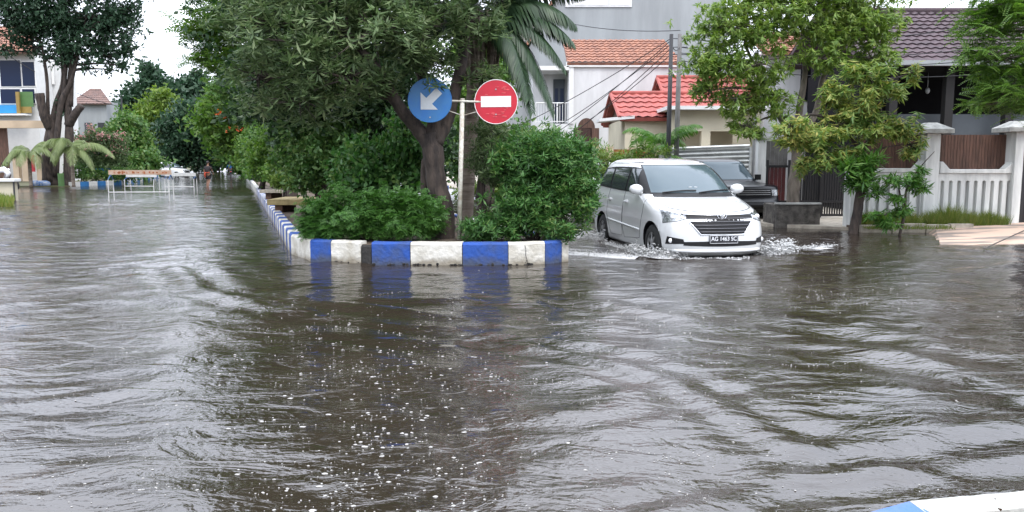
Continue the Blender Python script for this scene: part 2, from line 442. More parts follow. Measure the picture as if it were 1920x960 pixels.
leaf_mat('leaf_mid', [(0.030, 0.080, 0.020), (0.058, 0.135, 0.032), (0.10, 0.185, 0.048), (0.17, 0.22, 0.07)], 0.28)
leaf_mat('leaf_lime', [(0.060, 0.120, 0.022), (0.120, 0.190, 0.035), (0.190, 0.260, 0.055)], 0.3)
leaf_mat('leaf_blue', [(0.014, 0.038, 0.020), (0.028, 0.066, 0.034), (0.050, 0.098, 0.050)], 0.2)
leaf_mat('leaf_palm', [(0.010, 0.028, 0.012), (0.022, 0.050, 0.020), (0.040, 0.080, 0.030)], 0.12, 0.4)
leaf_mat('leaf_palm_pale', [(0.10, 0.15, 0.05), (0.18, 0.23, 0.09), (0.26, 0.30, 0.14)], 0.3)
leaf_mat('leaf_palm_green', [(0.045, 0.12, 0.025), (0.08, 0.18, 0.035), (0.14, 0.24, 0.05)], 0.3)
leaf_mat('flower_pink', [(0.50, 0.20, 0.22), (0.62, 0.32, 0.30), (0.70, 0.50, 0.45)], 0.3)
leaf_mat('flower_orange', [(0.60, 0.10, 0.04), (0.7, 0.18, 0.06)], 0.3)
leaf_mat('grass_blade', [(0.070, 0.120, 0.018), (0.120, 0.170, 0.028), (0.22, 0.21, 0.06)], 0.3)
leaf_mat('frond_sheath', [(0.12, 0.08, 0.05), (0.2, 0.14, 0.09)], 0.1)

# ------------------------------------------------------------------ foliage engine
def leaf_quad(d, side, L, W, fold=0.15):
    up = np.cross(d, side)
    a = np.zeros(3); m_ = d * (L * 0.45)
    return [a, m_ + side*W*0.5 + up*fold*W, d*L - up*0.12*L, m_ - side*W*0.5 + up*fold*W]
def nrm(v): return v / (np.linalg.norm(v) + 1e-9)
def proto(kind, L, W, k):
    vs = []
    if kind == 'rosette':            # long leaves round a shoot tip
        for i in range(k):
            az = 2*math.pi*(i / k) + rng.uniform(-.4, .4); el = rng.uniform(-0.75, 0.9)
            d = np.array([math.cos(az)*math.cos(el), math.sin(az)*math.cos(el), math.sin(el)])
            side = nrm(np.cross(d, [0, 0, 1.0])) ; side = nrm(side + rng.normal(0, .25, 3))
            q = leaf_quad(d, side, L*rng.uniform(.7, 1.15), W); o = d*L*0.08 + np.array([0, 0, rng.uniform(-.3, .3)*L])
            vs += [p + o for p in q]
    elif kind == 'droop':            # hanging mango leaves
        for i in range(k):
            az = 2*math.pi*rng.random(); el = rng.uniform(-1.25, 0.05)
            d = np.array([math.cos(az)*math.cos(el), math.sin(az)*math.cos(el), math.sin(el)])
            side = nrm(np.cross(d, [0, 0, 1.0]))
            q = leaf_quad(d, side, L*rng.uniform(.7, 1.15), W); o = np.array([0, 0, rng.uniform(-.2, .35)*L])
            vs += [p + o for p in q]
    elif kind == 'spray':            # pinnate sprays, flat and feathery
        for j in range(4):
            az = 2*math.pi*rng.random(); el = rng.uniform(-.35, .45)
            d = np.array([math.cos(az)*math.cos(el), math.sin(az)*math.cos(el), math.sin(el)])
            side = nrm(np.cross(d, [0, 0, 1.0])); n = max(3, k // 8)
            for i in range(n):
                t_ = (i + 1) / n
                for s in (-1, 1):
                    ld = nrm(side*s + d*0.55 + np.array([0, 0, -.15])); o = d*L*t_ - np.array([0, 0, 0.25*L*t_*t_])
                    q = leaf_quad(ld, nrm(np.cross(ld, np.cross(d, side))), W*2.6*(1.05 - .45*t_), W)
                    vs += [p + o for p in q]
    else:                            # loose leaves in a small puff
        for i in range(k):
            d = nrm(rng.normal(0, 1, 3) + np.array([0, 0, -.1])); side = nrm(np.cross(d, rng.normal(0, 1, 3)))
            o = rng.normal(0, .45, 3) * L
            vs += [p + o for p in leaf_quad(d, side, L*rng.uniform(.6, 1.1), W)]
    return np.array(vs)
def scatter(name, C, kind, L, W, k, m, parent, tilt=0.5, smin=.7, smax=1.25):
    """leaf clusters at points C, joined into one crown mesh"""
    C = np.asarray(C); protos = [proto(kind, L, W, k) for _ in range(6)]; Vs = []
    which = rng.integers(0, 6, len(C))
    for j in range(6):
        c = C[which == j]; n = len(c)
        if n == 0: continue
        yaw = rng.uniform(0, 2*math.pi, n); tx = rng.normal(0, tilt, n); s = rng.uniform(smin, smax, n)
        cy, sy, cx, sx = np.cos(yaw), np.sin(yaw), np.cos(tx), np.sin(tx)
        Rz = np.zeros((n, 3, 3)); Rz[:, 0, 0] = cy; Rz[:, 0, 1] = -sy; Rz[:, 1, 0] = sy; Rz[:, 1, 1] = cy; Rz[:, 2, 2] = 1
        Rx = np.zeros((n, 3, 3)); Rx[:, 0, 0] = 1; Rx[:, 1, 1] = cx; Rx[:, 1, 2] = -sx; Rx[:, 2, 1] = sx; Rx[:, 2, 2] = cx
        Rm = Rx @ Rz * s[:, None, None]
        V = np.einsum('nij,vj->nvi', Rm, protos[j]) + c[:, None, :]
        Vs.append(V.reshape(-1, 3))
    V = np.concatenate(Vs); Fq = np.arange(len(V)).reshape(-1, 4)
    return np_mesh(name, V, Fq, m, parent)
def blob_points(blobs, n, subs=14, spread=0.28, shell=0.45):
    """points gathered into sub-clumps on and in each ellipsoid -> (points, sub-clump centres per blob)"""
    vol = np.array([r[0]*r[1]*r[2] for c, r in blobs]) ** 0.75; cnt = (vol / vol.sum() * n).astype(int) + 1
    P = []; S = []
    for (c, r), k in zip(blobs, cnt):
        c = np.array(c); r = np.array(r); d = rng.normal(0, 1, (subs, 3)); d /= np.linalg.norm(d, axis=1)[:, None]
        sc = c + d * r * rng.uniform(shell, 1.0, subs)[:, None]; S.append(sc)
        j = rng.integers(0, subs, k)
        P.append(sc[j] + rng.normal(0, 1, (k, 3)) * r * spread)
    return np.concatenate(P), S
def tree(name, label, cat, trunks, blobs, kind, L, W, k, n, lm, bark='bark', group=None, subs=14, spread=.28, twig=.012, limb=.05, shell=.45, tilt=.5, extra=None):
    """trunks: [(points, radii)], blobs: [(centre, radii)] in world space; trunk and crown become parts"""
    base = Vector(trunks[0][0][0]); root = thing(name, label, cat, base, 0, group)
    blobs = [(tuple(Vector(c) - base), r) for c, r in blobs]
    P, S = blob_points(blobs, n, subs, spread, shell)
    mb = MB(); nodes = []
    for pts, rad in trunks:
        pp = catmull([Vector(p) - base for p in pts], 6); nn = len(pp)
        rr_ = [float(np.interp(i/(nn-1), np.linspace(0, 1, len(rad)), rad)) * random.uniform(.93, 1.07) for i in range(nn)]
        mb.tube(pp, rr_, 10); nodes += pp[nn//3:]
    for (c, r), sc in zip(blobs, S):
        c = Vector(c); st = min(nodes, key=lambda q: (q - c).length + 0.6*max(0, q.z - c.z))
        mid = st.lerp(c, .5) + Vector((random.uniform(-.1, .1), random.uniform(-.1, .1), .12))*max(r)
        mb.tube(catmull([st, mid, c], 4), [limb*(1-.6*i/8) for i in range(9)], 6)
        for s_ in sc:
            s_ = Vector(s_); mb.tube([c.lerp(mid, .3*random.random()), c.lerp(s_, .55) + Vector((0, 0, .05*r[2])), s_], [twig*1.6, twig, twig*.5], 4, False)
    mb.build('trunk', M[bark], root, True)
    scatter('crown', P, kind, L, W, k, M[lm], root, tilt)
    if extra: extra(root, P)
    return root

def frond_mesh(L, droop, nleaf, ll, lw, rise=0.5, roll=0.0, hang=0.8):
    """one palm frond growing along +X: returns V, F"""
    V = []; Fq = []
    def rach(t_): return np.array([L*t_*(1 - .18*droop*t_), 0, L*(rise*t_ - droop*t_*t_)])
    n = 14; prev = None
    for i in range(n):                       # rachis as a thin flat box strip
        p = rach(i/(n-1)); w_ = .022*(1 - .8*i/(n-1)) * L/2
        row = [p + [0, -w_, 0], p + [0, w_, 0], p + [0, 0, -w_]]
        b0 = len(V); V += row
        if prev is not None:
            for a, c in ((0, 1), (1, 2), (2, 0)): Fq.append([prev+a, prev+c, b0+c, b0+a])
        prev = b0
    for i in range(nleaf):
        t_ = .10 + .88*i/nleaf; p = rach(t_); tg = nrm(rach(min(1, t_+.02)) - rach(t_-.02))
        lenf = ll*math.sin(math.pi*min(1, .18 + .8*t_))**.6
        for s in (-1, 1):
            side = np.array([0, s, 0]); up = np.cross(tg, side)*s
            h = hang*rng.uniform(.7, 1.3)
            d1 = nrm(side*.9 + tg*.7 - np.array([0, 0, h*.5])); d2 = nrm(side*.55 + tg*.55 - np.array([0, 0, h*1.3]))
            a = p; m_ = p + d1*lenf*.5; e = m_ + d2*lenf*.5; wd = nrm(tg)*lw*.5
            b0 = len(V); V += [a - wd*.4, a + wd*.4, m_ + wd, m_ - wd, e + wd*.1, e - wd*.1]
            Fq += [[b0, b0+1, b0+2, b0+3], [b0+3, b0+2, b0+4, b0+5]]
    return np.array(V), np.array(Fq)
def palm(name, label, base, height, fronds, tr, lm, group=None, lean=(0, 0), bark='palm_bark', fl=1.0, lw=.045, nleaf=34, ll=.55, hang=.8):
    """fronds: [(azimuth deg, length, rise, droop)]"""
    root = thing(name, label, 'palm', base, 0, group); top = Vector((lean[0], lean[1], height))
    if height > .2:
        MB().tube(catmull([(0, 0, 0), (lean[0]*.4, lean[1]*.4, height*.5), top], 8), [tr*1.25] + [tr]*14 + [tr*.9, tr*.7], 10).build('trunk', M[bark], root, True)
    for az, L, rise, droop in fronds:
        V, Fq = frond_mesh(L*fl, droop, nleaf, ll, lw, rise, 0, hang)
        o = np_mesh('frond', V, Fq, M[lm], root); o.location = top; o.rotation_euler = (random.uniform(-.25, .25), 0, R(az))
    return root

def tiled_roof(name, bl, br, tr, tl, courses, m, parent, pitch=0.26, thick=.12):
    bl, br, tr, tl = map(Vector, (bl, br, tr, tl)); W_ = (br - bl).length; nc = max(2, int(W_/pitch)); K = 4
    N = (br - bl).cross(tl - bl).normalized()
    if N.z < 0: N = -N
    V = []; Fs = []; cols = nc*K + 1
    for c in range(courses):
        for e, lift in ((0, .045), (1.02, .0)):
            v = (c + e)/courses
            jit = random.uniform(-.006, .006)
            for i in range(cols):
                u = i/(cols-1); p = bl.lerp(br, u).lerp(tl.lerp(tr, u), min(1, v))
                V.append(p + N*(lift + jit + .022*math.cos(2*math.pi*u*nc)))
        b0 = c*2*cols
        for i in range(cols-1): Fs.append((b0+i, b0+i+1, b0+cols+i+1, b0+cols+i))
        if c > 0:
            pb = (c-1)*2*cols + cols
            for i in range(cols-1): Fs.append((pb+i, pb+i+1, b0+i+1, b0+i))
    mb = MB(); mb.add(V, Fs)
    mb.prism([bl - N*.01, br - N*.01, tr - N*.01, tl - N*.01], -N*thick)
    return mb.build(name, m, parent)

# ------------------------------------------------------------------ ground and water
ground = MB(); ground.box(-600, 600, -30, 900, -1.5, -0.5)
tag(ground.build('ground', M['asphalt']), kind='structure')

def crest(X, Y, pts, A, lam, sig):
    """a travelling train of wave crests running along a polyline"""
    P = [np.array(p[:2]) for p in pts]; best = np.full(X.shape, 1e9); sgn = np.zeros(X.shape)
    for a, b_ in zip(P[:-1], P[1:]):
        d = b_ - a; L2 = d @ d; t_ = np.clip(((X-a[0])*d[0] + (Y-a[1])*d[1])/L2, 0, 1)
        dx = X - a[0] - t_*d[0]; dy = Y - a[1] - t_*d[1]; q = np.hypot(dx, dy); s_ = np.sign(d[0]*dy - d[1]*dx)
        k = q < best; best = np.where(k, q, best); sgn = np.where(k, s_, sgn)
    sd = best*sgn
    return A*np.cos(2*math.pi*sd/lam)*np.exp(-(sd/sig)**2)
_wr = np.random.default_rng(5)
WAVES = []
for lam, amp, n_ in ((3.2, .0050, 5), (1.5, .0033, 7), (.75, .0020, 9), (.42, .0012, 9)):
    for _ in range(n_):
        a_ = _wr.normal(math.pi/2 + .25, .75); l_ = lam*_wr.uniform(.75, 1.3)
        WAVES.append((math.cos(a_)*2*math.pi/l_, math.sin(a_)*2*math.pi/l_, _wr.uniform(0, 6.28), amp*_wr.uniform(.6, 1.2)))
CRESTS = [([g(325, 500), g(380, 545), g(500, 575), g(650, 598), g(830, 615)], .016, .55, .75),
          ([g(640, 560), g(850, 562), g(1050, 575), g(1200, 600)], .012, .5, .5),
          ([g(940, 645), g(1100, 668), g(1260, 715), g(1400, 790), g(1500, 840)], .014, .42, .4),
          ([g(1100, 560), g(1300, 600), g(1560, 640), g(1800, 690), g(1950, 740)], .018, .8, .7),
          ([g(1250, 960), g(1450, 900), g(1700, 880), g(1950, 850)], .012, .38, .4),
          ([g(820, 960), g(900, 860), g(860, 780), g(760, 700)], .006, .25, .25)]
def height(X, Y):
    X = np.asarray(X, float); Y = np.asarray(Y, float)
    wx = X + .5*np.sin(Y*.7 + 1.3) + .25*np.sin(Y*1.9); wy = Y + .5*np.sin(X*.6) + .22*np.sin(X*2.1 + 2)
    h = np.zeros(X.shape)
    for kx, ky, ph, am in WAVES: h += am*np.sin(kx*wx + ky*wy + ph)
    for pts, A, lam, sig in CRESTS: h += crest(X, Y, pts, A, lam, sig)
    # rough water churned up round the moving car
    h += .03*np.exp(-(((X-3.2)/2.0)**2 + ((Y-12.3)/1.0)**2))*np.sin(X*5.1+Y*7)*.6
    return h*np.clip((Y + 1)/2.5, 0, 1)*np.clip((320 - Y)/60, 0, 1)
ys = np.concatenate([[-25, -8, -3, 0, .8], np.exp(np.linspace(math.log(1.4), math.log(45), 560)), np.exp(np.linspace(math.log(46), math.log(700), 60))])
xs = np.concatenate([[-500, -200, -100, -60, -40, -30, -24, -20], np.linspace(-16, 14, 460), [17, 20, 25, 32, 45, 70, 120, 250, 500]])
GX, GY = np.meshgrid(xs, ys); GZ = height(GX, GY)
V = np.stack([GX, GY, GZ], -1).reshape(-1, 3); nx = len(xs); ii = np.arange(len(ys)-1)[:, None]*nx + np.arange(nx-1)[None]
Fq = np.stack([ii, ii+1, ii+nx+1, ii+nx], -1).reshape(-1, 4)
water = np_mesh('water', V, Fq, M['flood_water'])
water.data.polygons.foreach_set('use_smooth', [True]*len(water.data.polygons))
tag(water, kind='structure')

def land(name, poly, z, m, thick=.5):
    mb = MB(); mb.prism([(p[0], p[1], z - thick) for p in poly], (0, 0, thick))
    return tag(mb.build(name, m), kind='structure')
KL = g(546, 478)                            # median: left corner of the kerb at the water line
front = [g(546, 478), g(582, 490), g(697, 496), g(867, 498), g(957, 498), g(1022, 495), g(1066, 490)]
KR = front[-1]
NARROW = 4.2
def back(p, s): q = p + DIR*s; return q
farL = back(KL, 150); farR = back(KR, 150)
inset = .05
soil_poly = [p + Vector((0, inset, 0)) for p in front] + [farR + Vector((-.05, 0, 0)), farL + Vector((.05, 0, 0))]
land('median_ground', soil_poly, .29, M['soil'], .6)
# left verge and far left side of the road
VL = [g(-900, 353), g(0, 352), g(130, 350), g(225, 346)]
land('left_verge', [VL[0], VL[1], VL[2], VL[3], VL[3] + DIR*420, Vector((-500, 480, 0)), Vector((-500, VL[0].y, 0))], .07, M['grass_ground'])
# right-hand verge in front of and under the houses
VR0 = g(1438, 424); VR1 = g(1604, 432); VR2 = g(1790, 436)
land('right_verge', [VR0, VR1, VR2, Vector((20, VR2.y, 0)), Vector((260, VR2.y, 0)), Vector((260, 260, 0)), VR0 + DIR*240, VR0 + DIR*1], .06, M['concrete_pale'])

# ------------------------------------------------------------------ median kerb
kb = MB(); KH = .335; KT = .17
def kerb_block(a, b_, nin, mi, h=KH, inn=KT):
    a = Vector(a); b_ = Vector(b_); a.z = b_.z = 0; d = (b_ - a).normalized()
    a2 = a + d*.006; b2 = b_ - d*.006; q = nin*inn; c = .03
    prof = [(0, -.3), (0, h - c), (c*.8, h), (inn, h + random.uniform(-.004, .004)), (inn, -.3)]
    n = len(prof); vs = []
    seg = max(1, int((b2-a2).length/.12))
    for i in range(seg+1):
        p = a2.lerp(b2, i/seg)
        for (o_, z_) in prof:
            j = random.uniform(-.007, .007) if z_ > 0 else 0
            vs.append(p + nin*(o_ + j) + Vector((0, 0, z_ + j*.6)))
    fs = [(i*n+k, i*n+(k+1) % n, (i+1)*n+(k+1) % n, (i+1)*n+k) for i in range(seg) for k in range(n)]
    fs += [tuple(range(n)), tuple(range(seg*n, seg*n+n))[::-1]]
    kb.cur = mi; kb.add(vs, fs)
px_cuts = [(546, 557, 0), (557, 582, 0), (582, 622, 1), (622, 678, 0), (678, 697, 2), (697, 770, 1), (770, 867, 0), (867, 953, 1), (953, 1022, 0), (1022, 1053, 1), (1053, 1066, 0)]
def front_pt(px):
    pxs = [546, 582, 697, 867, 957, 1022, 1066]
    for i in range(6):
        if px <= pxs[i+1]: return front[i].lerp(front[i+1], (px - pxs[i])/(pxs[i+1]-pxs[i]))
    return front[-1]
for x0, x1, mi in px_cuts:
    a, b_ = front_pt(x0), front_pt(x1); dd = (b_-a).normalized(); nin = Vector((-dd.y, dd.x, 0))
    kerb_block(a, b_, nin, mi, KH if mi != 2 else KH*.86, KT)
nL = Vector((DIR.y, -DIR.x, 0)); s_ = 0; mi = 1; i = 0
while s_ < 148:
    L_ = .50 if s_ < 45 else 1.0
    kerb_block(back(KL, s_ + L_), back(KL, s_), nL, (mi if s_ < 26 else (3 if random.random() < .8 else mi)))
    kerb_block(back(KR, s_), back(KR, s_ + L_), -nL, mi if s_ < 40 else 3)
    s_ += L_; mi = 1 - mi
# cracks and broken edge stones along the water line
kb.cur = 2
for k in range(46):
    px = random.choice([random.uniform(625, 775), random.uniform(880, 950), random.uniform(770, 865), random.uniform(955, 1000)])
    p = front_pt(px) + Vector((0, -.004, random.uniform(.0, .02)))
    kb.ball(p, (random.uniform(.012, .04), .012, random.uniform(.006, .02)), 7, 5)
p = front_pt(984)
for a, b_ in (((0, .29), (.015, .22)), ((.015, .22), (.01, .15)), ((.01, .15), (.03, .08)), ((.03, .08), (.045, .02)), ((.03, .08), (.01, .03))):
    kb.tube([p + Vector((a[0], -.002, a[1])), p + Vector((b_[0], -.002, b_[1]))], .004, 4)
tag(kb.build('kerb', [M['kerb_white'], M['kerb_blue'], M['kerb_black'], M['kerb_pale']]),
    'blue and white painted concrete kerb around the planted road island, cracked at the water line', 'kerb')

# kerb at the lower right, close to the camera
fk = MB(); a0 = g(1585, 966, .0); a1 = g(1700, 947, .02); a2 = g(1935, 926, .04)
for (pa, pb, mi) in ((a0 + Vector((-.25, -.08, -.06)), a1, 1), (a1, a2, 0), (a2, a2 + (a2-a1)*1.6, 1), (a2 + (a2-a1)*1.61, a2 + (a2-a1)*3.2, 0), (a2 + (a2-a1)*3.21, a2 + (a2-a1)*4.8, 1), (a2 + (a2-a1)*4.81, a2 + (a2-a1)*6.4, 0)):
    fk.cur = mi; d = (pb-pa).normalized(); n_ = Vector((d.y, -d.x, 0)).normalized(); q = n_*.15
    seg = 10
    vs = []
    for i in range(seg+1):
        p = pa.lerp(pb, i/seg)
        for o_, z_ in ((0, -.3), (0, .015), (.02, .027), (.13, .027), (.15, .015), (.15, -.3)):
            j = random.uniform(-.003, .003); vs.append(p + n_*(o_+j) + Vector((0, 0, z_ + j)))
    fk.add(vs, [(i*6+k, i*6+(k+1) % 6, (i+1)*6+(k+1) % 6, (i+1)*6+k) for i in range(seg) for k in range(6)] + [tuple(range(6)), tuple(range(seg*6, seg*6+6))[::-1]])
tag(fk.build('kerb', [M['kerb_pale'], M['kerb_blue_faded']]), 'low white and blue kerb edge at the bottom right corner, closest to the viewer', 'kerb')
dd_ = (a2-a1).normalized(); nn_ = Vector((dd_.y, -dd_.x, 0)).normalized()
e0 = a0 + Vector((-.25, -.08, -.06)); land('near_verge', [e0 + nn_*.15, a1 + nn_*.15, a2 + (a2-a1)*6.4 + nn_*.15, a2 + (a2-a1)*6.4 + nn_*2, e0 + nn_*2 + Vector((.6, 0, 0))], .02, M['soil'])
tw = MB(); lit = []
for k in range(60):
    p = a1.lerp(a2, random.uniform(-.2, 1.2)) + nn_*random.uniform(.17, .6); p.z = .028
    lit.append(tuple(p))
lo = scatter('leaf_litter', lit, 'puff', .03, .018, 5, M['litter'], None, 1.2); tag(lo, kind='stuff', label='dead brown leaves on the soil behind the near kerb', cat='leaf litter')
for px in (1822, 1838, 1845, 1870):
    p = g(px, 955, .02); tw.tube([p, p + Vector((random.uniform(-.02, .02), .01, random.uniform(.03, .06)))], [.004, .002], 5)
tag(tw.build('twigs', M['bark']), 'few short dry twigs sticking up behind the white kerb at bottom right', 'twigs', kind='stuff')

# driveway ramp at the right
rp_ = MB(); r0 = g(1700, 470); q = [(g(1760, 470, -.01), 0), (g(2100, 482, -.01), 0), (at(2100, 425, 17.6), 0), (at(1800, 434, 17.4), 0)]
A_, B_, C_, D_ = g(1765, 462, -.03), g(2300, 480, -.03), Vector((14.5, 17.55, .26)), Vector((9.3, 17.55, .10))
C2, D2 = Vector((15.5, 19.5, .26)), Vector((9.3, 19.5, .10))
rp_.add([A_, B_, C_, D_, C2, D2, A_ - Vector((0, 0, .5)), B_ - Vector((0, 0, .5)), C2 - Vector((0, 0, .7)), D2 - Vector((0, 0, .5))],
        [(0, 1, 2, 3), (3, 2, 4, 5), (0, 6, 7, 1), (1, 7, 8, 4, 2), (5, 9, 6, 0, 3), (4, 8, 9, 5)])
tag(rp_.build('driveway', M['ramp_slab']), kind='structure')
gr = MB()
pa, pb = g(1845, 466, .035), Vector((11.6, 17.5, .19)); gr.tube([pa, pb], .012, 5)
tag(gr.build('driveway_joint', M['concrete_old']), kind='structure')

# ------------------------------------------------------------------ foam and splash
def foam_mesh(pts, sizes):
    V = []; Fs = []
    for (x, y), s in zip(pts, sizes):
        n = 9; z = float(height(x, y)) ; b0 = len(V); st = random.uniform(.8, 1.9); rot = random.uniform(-.5, .5)
        cr, sr = math.cos(rot), math.sin(rot); rs = [s*random.uniform(.6, 1.15) for _ in range(n)]
        for ring, zz in ((1.0, .001), (.62, .003 + s*.05)):
            for i in range(n):
                a = 2*math.pi*i/n; u = rs[i]*ring*math.cos(a)*st; v = rs[i]*ring*math.sin(a)
                V.append((x + u*cr - v*sr, y + u*sr + v*cr, z + zz))
        V.append((x, y, z + .004 + s*.06))
        for i in range(n): Fs.append((b0+i, b0+(i+1) % n, b0+n+(i+1) % n, b0+n+i)); Fs.append((b0+n+i, b0+n+(i+1) % n, b0+2*n))
    return V, Fs
fp = []; fs_ = []
def add_foam(px0, px1, py0, py1, n, smin, smax):
    for _ in range(n):
        py = py0 + (py1-py0)*random.random()**.8; px = random.gauss((px0+px1)/2, (px1-px0)/3.6)
        p = g(px, py); s = smin + (smax-smin)*random.random()**3.2
        if random.random() < .22:
            for k in range(random.randint(1, 3)): fp.append((p.x + random.gauss(0, .05), p.y + random.gauss(0, .03))); fs_.append(s*.5)
        fp.append((p.x, p.y)); fs_.append(s)
add_foam(470, 1000, 640, 975, 340, .003, .013)
add_foam(430, 960, 540, 720, 250, .003, .011)
add_foam(900, 1500, 500, 640, 190, .003, .009)
add_foam(1400, 1800, 440, 580, 200, .003, .009)
add_foam(0, 520, 560, 960, 240, .002, .006)
add_foam(1000, 1920, 620, 960, 160, .002, .006)
add_foam(200, 1900, 500, 960, 220, .002, .006)
for _ in range(16):
    p0 = g(random.uniform(450, 1500), random.uniform(540, 900)); a = random.gauss(.15, .35); n_ = random.randint(10, 26)
    for k in range(n_): q_ = k*random.uniform(.02, .045); fp.append((p0.x + q_*math.cos(a) + random.gauss(0, .012), p0.y + q_*math.sin(a) + .05*math.sin(k*.4) + random.gauss(0, .01))); fs_.append(random.uniform(.0015, .005))
Vf, Ff = foam_mesh(fp, fs_)
tag(mesh_obj('foam', Vf, Ff, M['foam'], None, True), 'flecks of pale foam drifting on the brown flood water', 'foam', kind='stuff')

def splash(seed_pts, n, spread, up, rmin, rmax):
    V = []; Fs = []; t_ = (1 + 5**.5)/2; q = 1/math.hypot(1, t_)
    base = [(a*q, b_*q, c*q) for a, b_, c in [(-1,t_,0),(1,t_,0),(-1,-t_,0),(1,-t_,0),(0,-1,t_),(0,1,t_),(0,-1,-t_),(0,1,-t_),(t_,0,-1),(t_,0,1),(-t_,0,-1),(-t_,0,1)]]
    ft = [(0,11,5),(0,5,1),(0,1,7),(0,7,10),(0,10,11),(1,5,9),(5,11,4),(11,10,2),(10,7,6),(7,1,8),(3,9,4),(3,4,2),(3,2,6),(3,6,8),(3,8,9),(4,9,5),(2,4,11),(6,2,10),(8,6,7),(9,8,1)]
    for _ in range(int(n*2.6)):
        i = random.randrange(len(seed_pts)-1); a, b_ = seed_pts[i], seed_pts[i+1]
        p = Vector(a).lerp(Vector(b_), random.random())
        p += Vector((random.gauss(0, spread), random.gauss(0, spread*.7), abs(random.gauss(0, .6))*up)); r = (rmin + (rmax-rmin)*random.random()**3)*.62
        b0 = len(V); sx = r*random.uniform(.8, 2.0); sy = r*random.uniform(.8, 1.6); sz = r*random.uniform(.6, 1.1)
        for v in base: V.append(p + Vector((v[0]*sx, v[1]*sy, v[2]*sz)))
        Fs += [tuple(b0+k for k in f) for f in ft]
    # churned crest under the spray
    pts = catmull(seed_pts, 14); m_ = 9; b0 = len(V); nn = len(pts)
    for i, p in enumerate(pts):
        d = (pts[min(i+1, nn-1)] - pts[max(i-1, 0)]).normalized(); sd = Vector((-d.y, d.x, 0)); e = math.sin(math.pi*(i+.5)/nn)**.5
        for k in range(m_):
            u = (k/(m_-1)*2-1); w_ = spread*2.0*u
            z = up*.55*e*math.exp(-(u*1.7)**2)*random.uniform(.55, 1.25) - .012
            V.append(p + sd*(w_ + random.gauss(0, .012)) + d*random.gauss(0, .012) + Vector((0, 0, z)))
    for i in range(nn-1):
        for k in range(m_-1): Fs.append((b0+i*m_+k, b0+i*m_+k+1, b0+(i+1)*m_+k+1, b0+(i+1)*m_+k))
    return V, Fs

# ------------------------------------------------------------------ vehicles
def pchip(x, y, xq):
    x = np.asarray(x, float); y = np.asarray(y, float); h = np.diff(x); d = np.diff(y)/h; n = len(x); mm = np.zeros(n)
    for i in range(1, n-1):
        if d[i-1]*d[i] > 0:
            w1 = 2*h[i]+h[i-1]; w2 = h[i]+2*h[i-1]; mm[i] = (w1+w2)/(w1/d[i-1]+w2/d[i])
    mm[0] = d[0]; mm[-1] = d[-1]
    i = np.clip(np.searchsorted(x, xq) - 1, 0, n-2); t_ = (xq - x[i])/h[i]
    return (2*t_**3-3*t_**2+1)*y[i] + (t_**3-2*t_**2+t_)*h[i]*mm[i] + (-2*t_**3+3*t_**2)*y[i+1] + (t_**3-t_**2)*h[i]*mm[i+1]
class Shell:
    """car body as stacked plan outlines; rows: z, front x, rear x, half width, front corner depth, front exponent, rear depth"""
    def __init__(s, rows):
        rows = np.array(rows, float); k = np.arange(len(rows)); q = np.linspace(0, len(rows)-1, 150)
        s.t = np.stack([pchip(k, rows[:, j], q) for j in range(7)], 1)
    def at(s, z): return [float(np.interp(z, s.t[:, 0], s.t[:, j])) for j in range(7)]
    def half(s, r, nf=22, ns=46, nr=12):
        z, xf, xr, W_, a, n, ar = r; P = []
        for i in range(nf):
            th = (i/nf)*math.pi/2; P.append((xf - a + a*math.cos(th)**(2/n) if th < 1.5707 else xf-a, W_*math.sin(th)**(2/n)))
        for i in range(ns+1): P.append((xf - a + (xr + ar - xf + a)*i/ns, W_))
        for i in range(1, nr+1):
            th = (1 - i/nr)*math.pi/2; P.append((xr + ar - ar*max(0, math.cos(th))**(2/2.6), W_*max(0, math.sin(th))**(2/2.6)))
        return P
    def body(s):
        V = []; Fs = []; rows = []
        for r in s.t:
            h = s.half(r); P = h + [(x, -y) for x, y in h[-2:0:-1]]
            rows.append(len(P)); V += [(x, y, r[0]) for x, y in P]
        n = rows[0]
        for i in range(len(s.t)-1):
            for k in range(n): Fs.append((i*n+k, i*n+(k+1) % n, (i+1)*n+(k+1) % n, (i+1)*n+k))
        for base, flip in ((0, True), ((len(s.t)-1)*n, False)):
            V.append((float(np.mean([V[base+k][0] for k in range(n)])), 0, V[base][2])); c = len(V)-1
            for k in range(n): Fs.append((base+(k+1) % n, base+k, c) if flip else (base+k, base+(k+1) % n, c))
        return V, Fs
    def side(s, x, z, sg):
        _, xf, xr, W_, a, n, ar = s.at(z); y = W_
        if x > xf - a: y = W_*max(0, 1 - min(1, (x-xf+a)/a)**n)**(1/n)
        elif x < xr + ar: y = W_*max(0, 1 - min(1, (xr+ar-x)/ar)**2.6)**(1/2.6)
        return Vector((x, sg*y, z))
    def front(s, th, z):
        _, xf, xr, W_, a, n, ar = s.at(z); t_ = abs(th); sg = 1 if th >= 0 else -1
        return Vector((xf - a + a*max(0, math.cos(t_))**(2/n), sg*W_*math.sin(t_)**(2/n), z))
    def th(s, y, z):
        _, xf, xr, W_, a, n, ar = s.at(z); return math.copysign(math.asin(min(1, (abs(y)/W_)**(n/2))), y)
    def rear(s, f_, z):
        _, xf, xr, W_, a, n, ar = s.at(z); y = f_*W_; return Vector((xr + ar - ar*max(0, 1-abs(f_)**2.6)**(1/2.6), y, z))
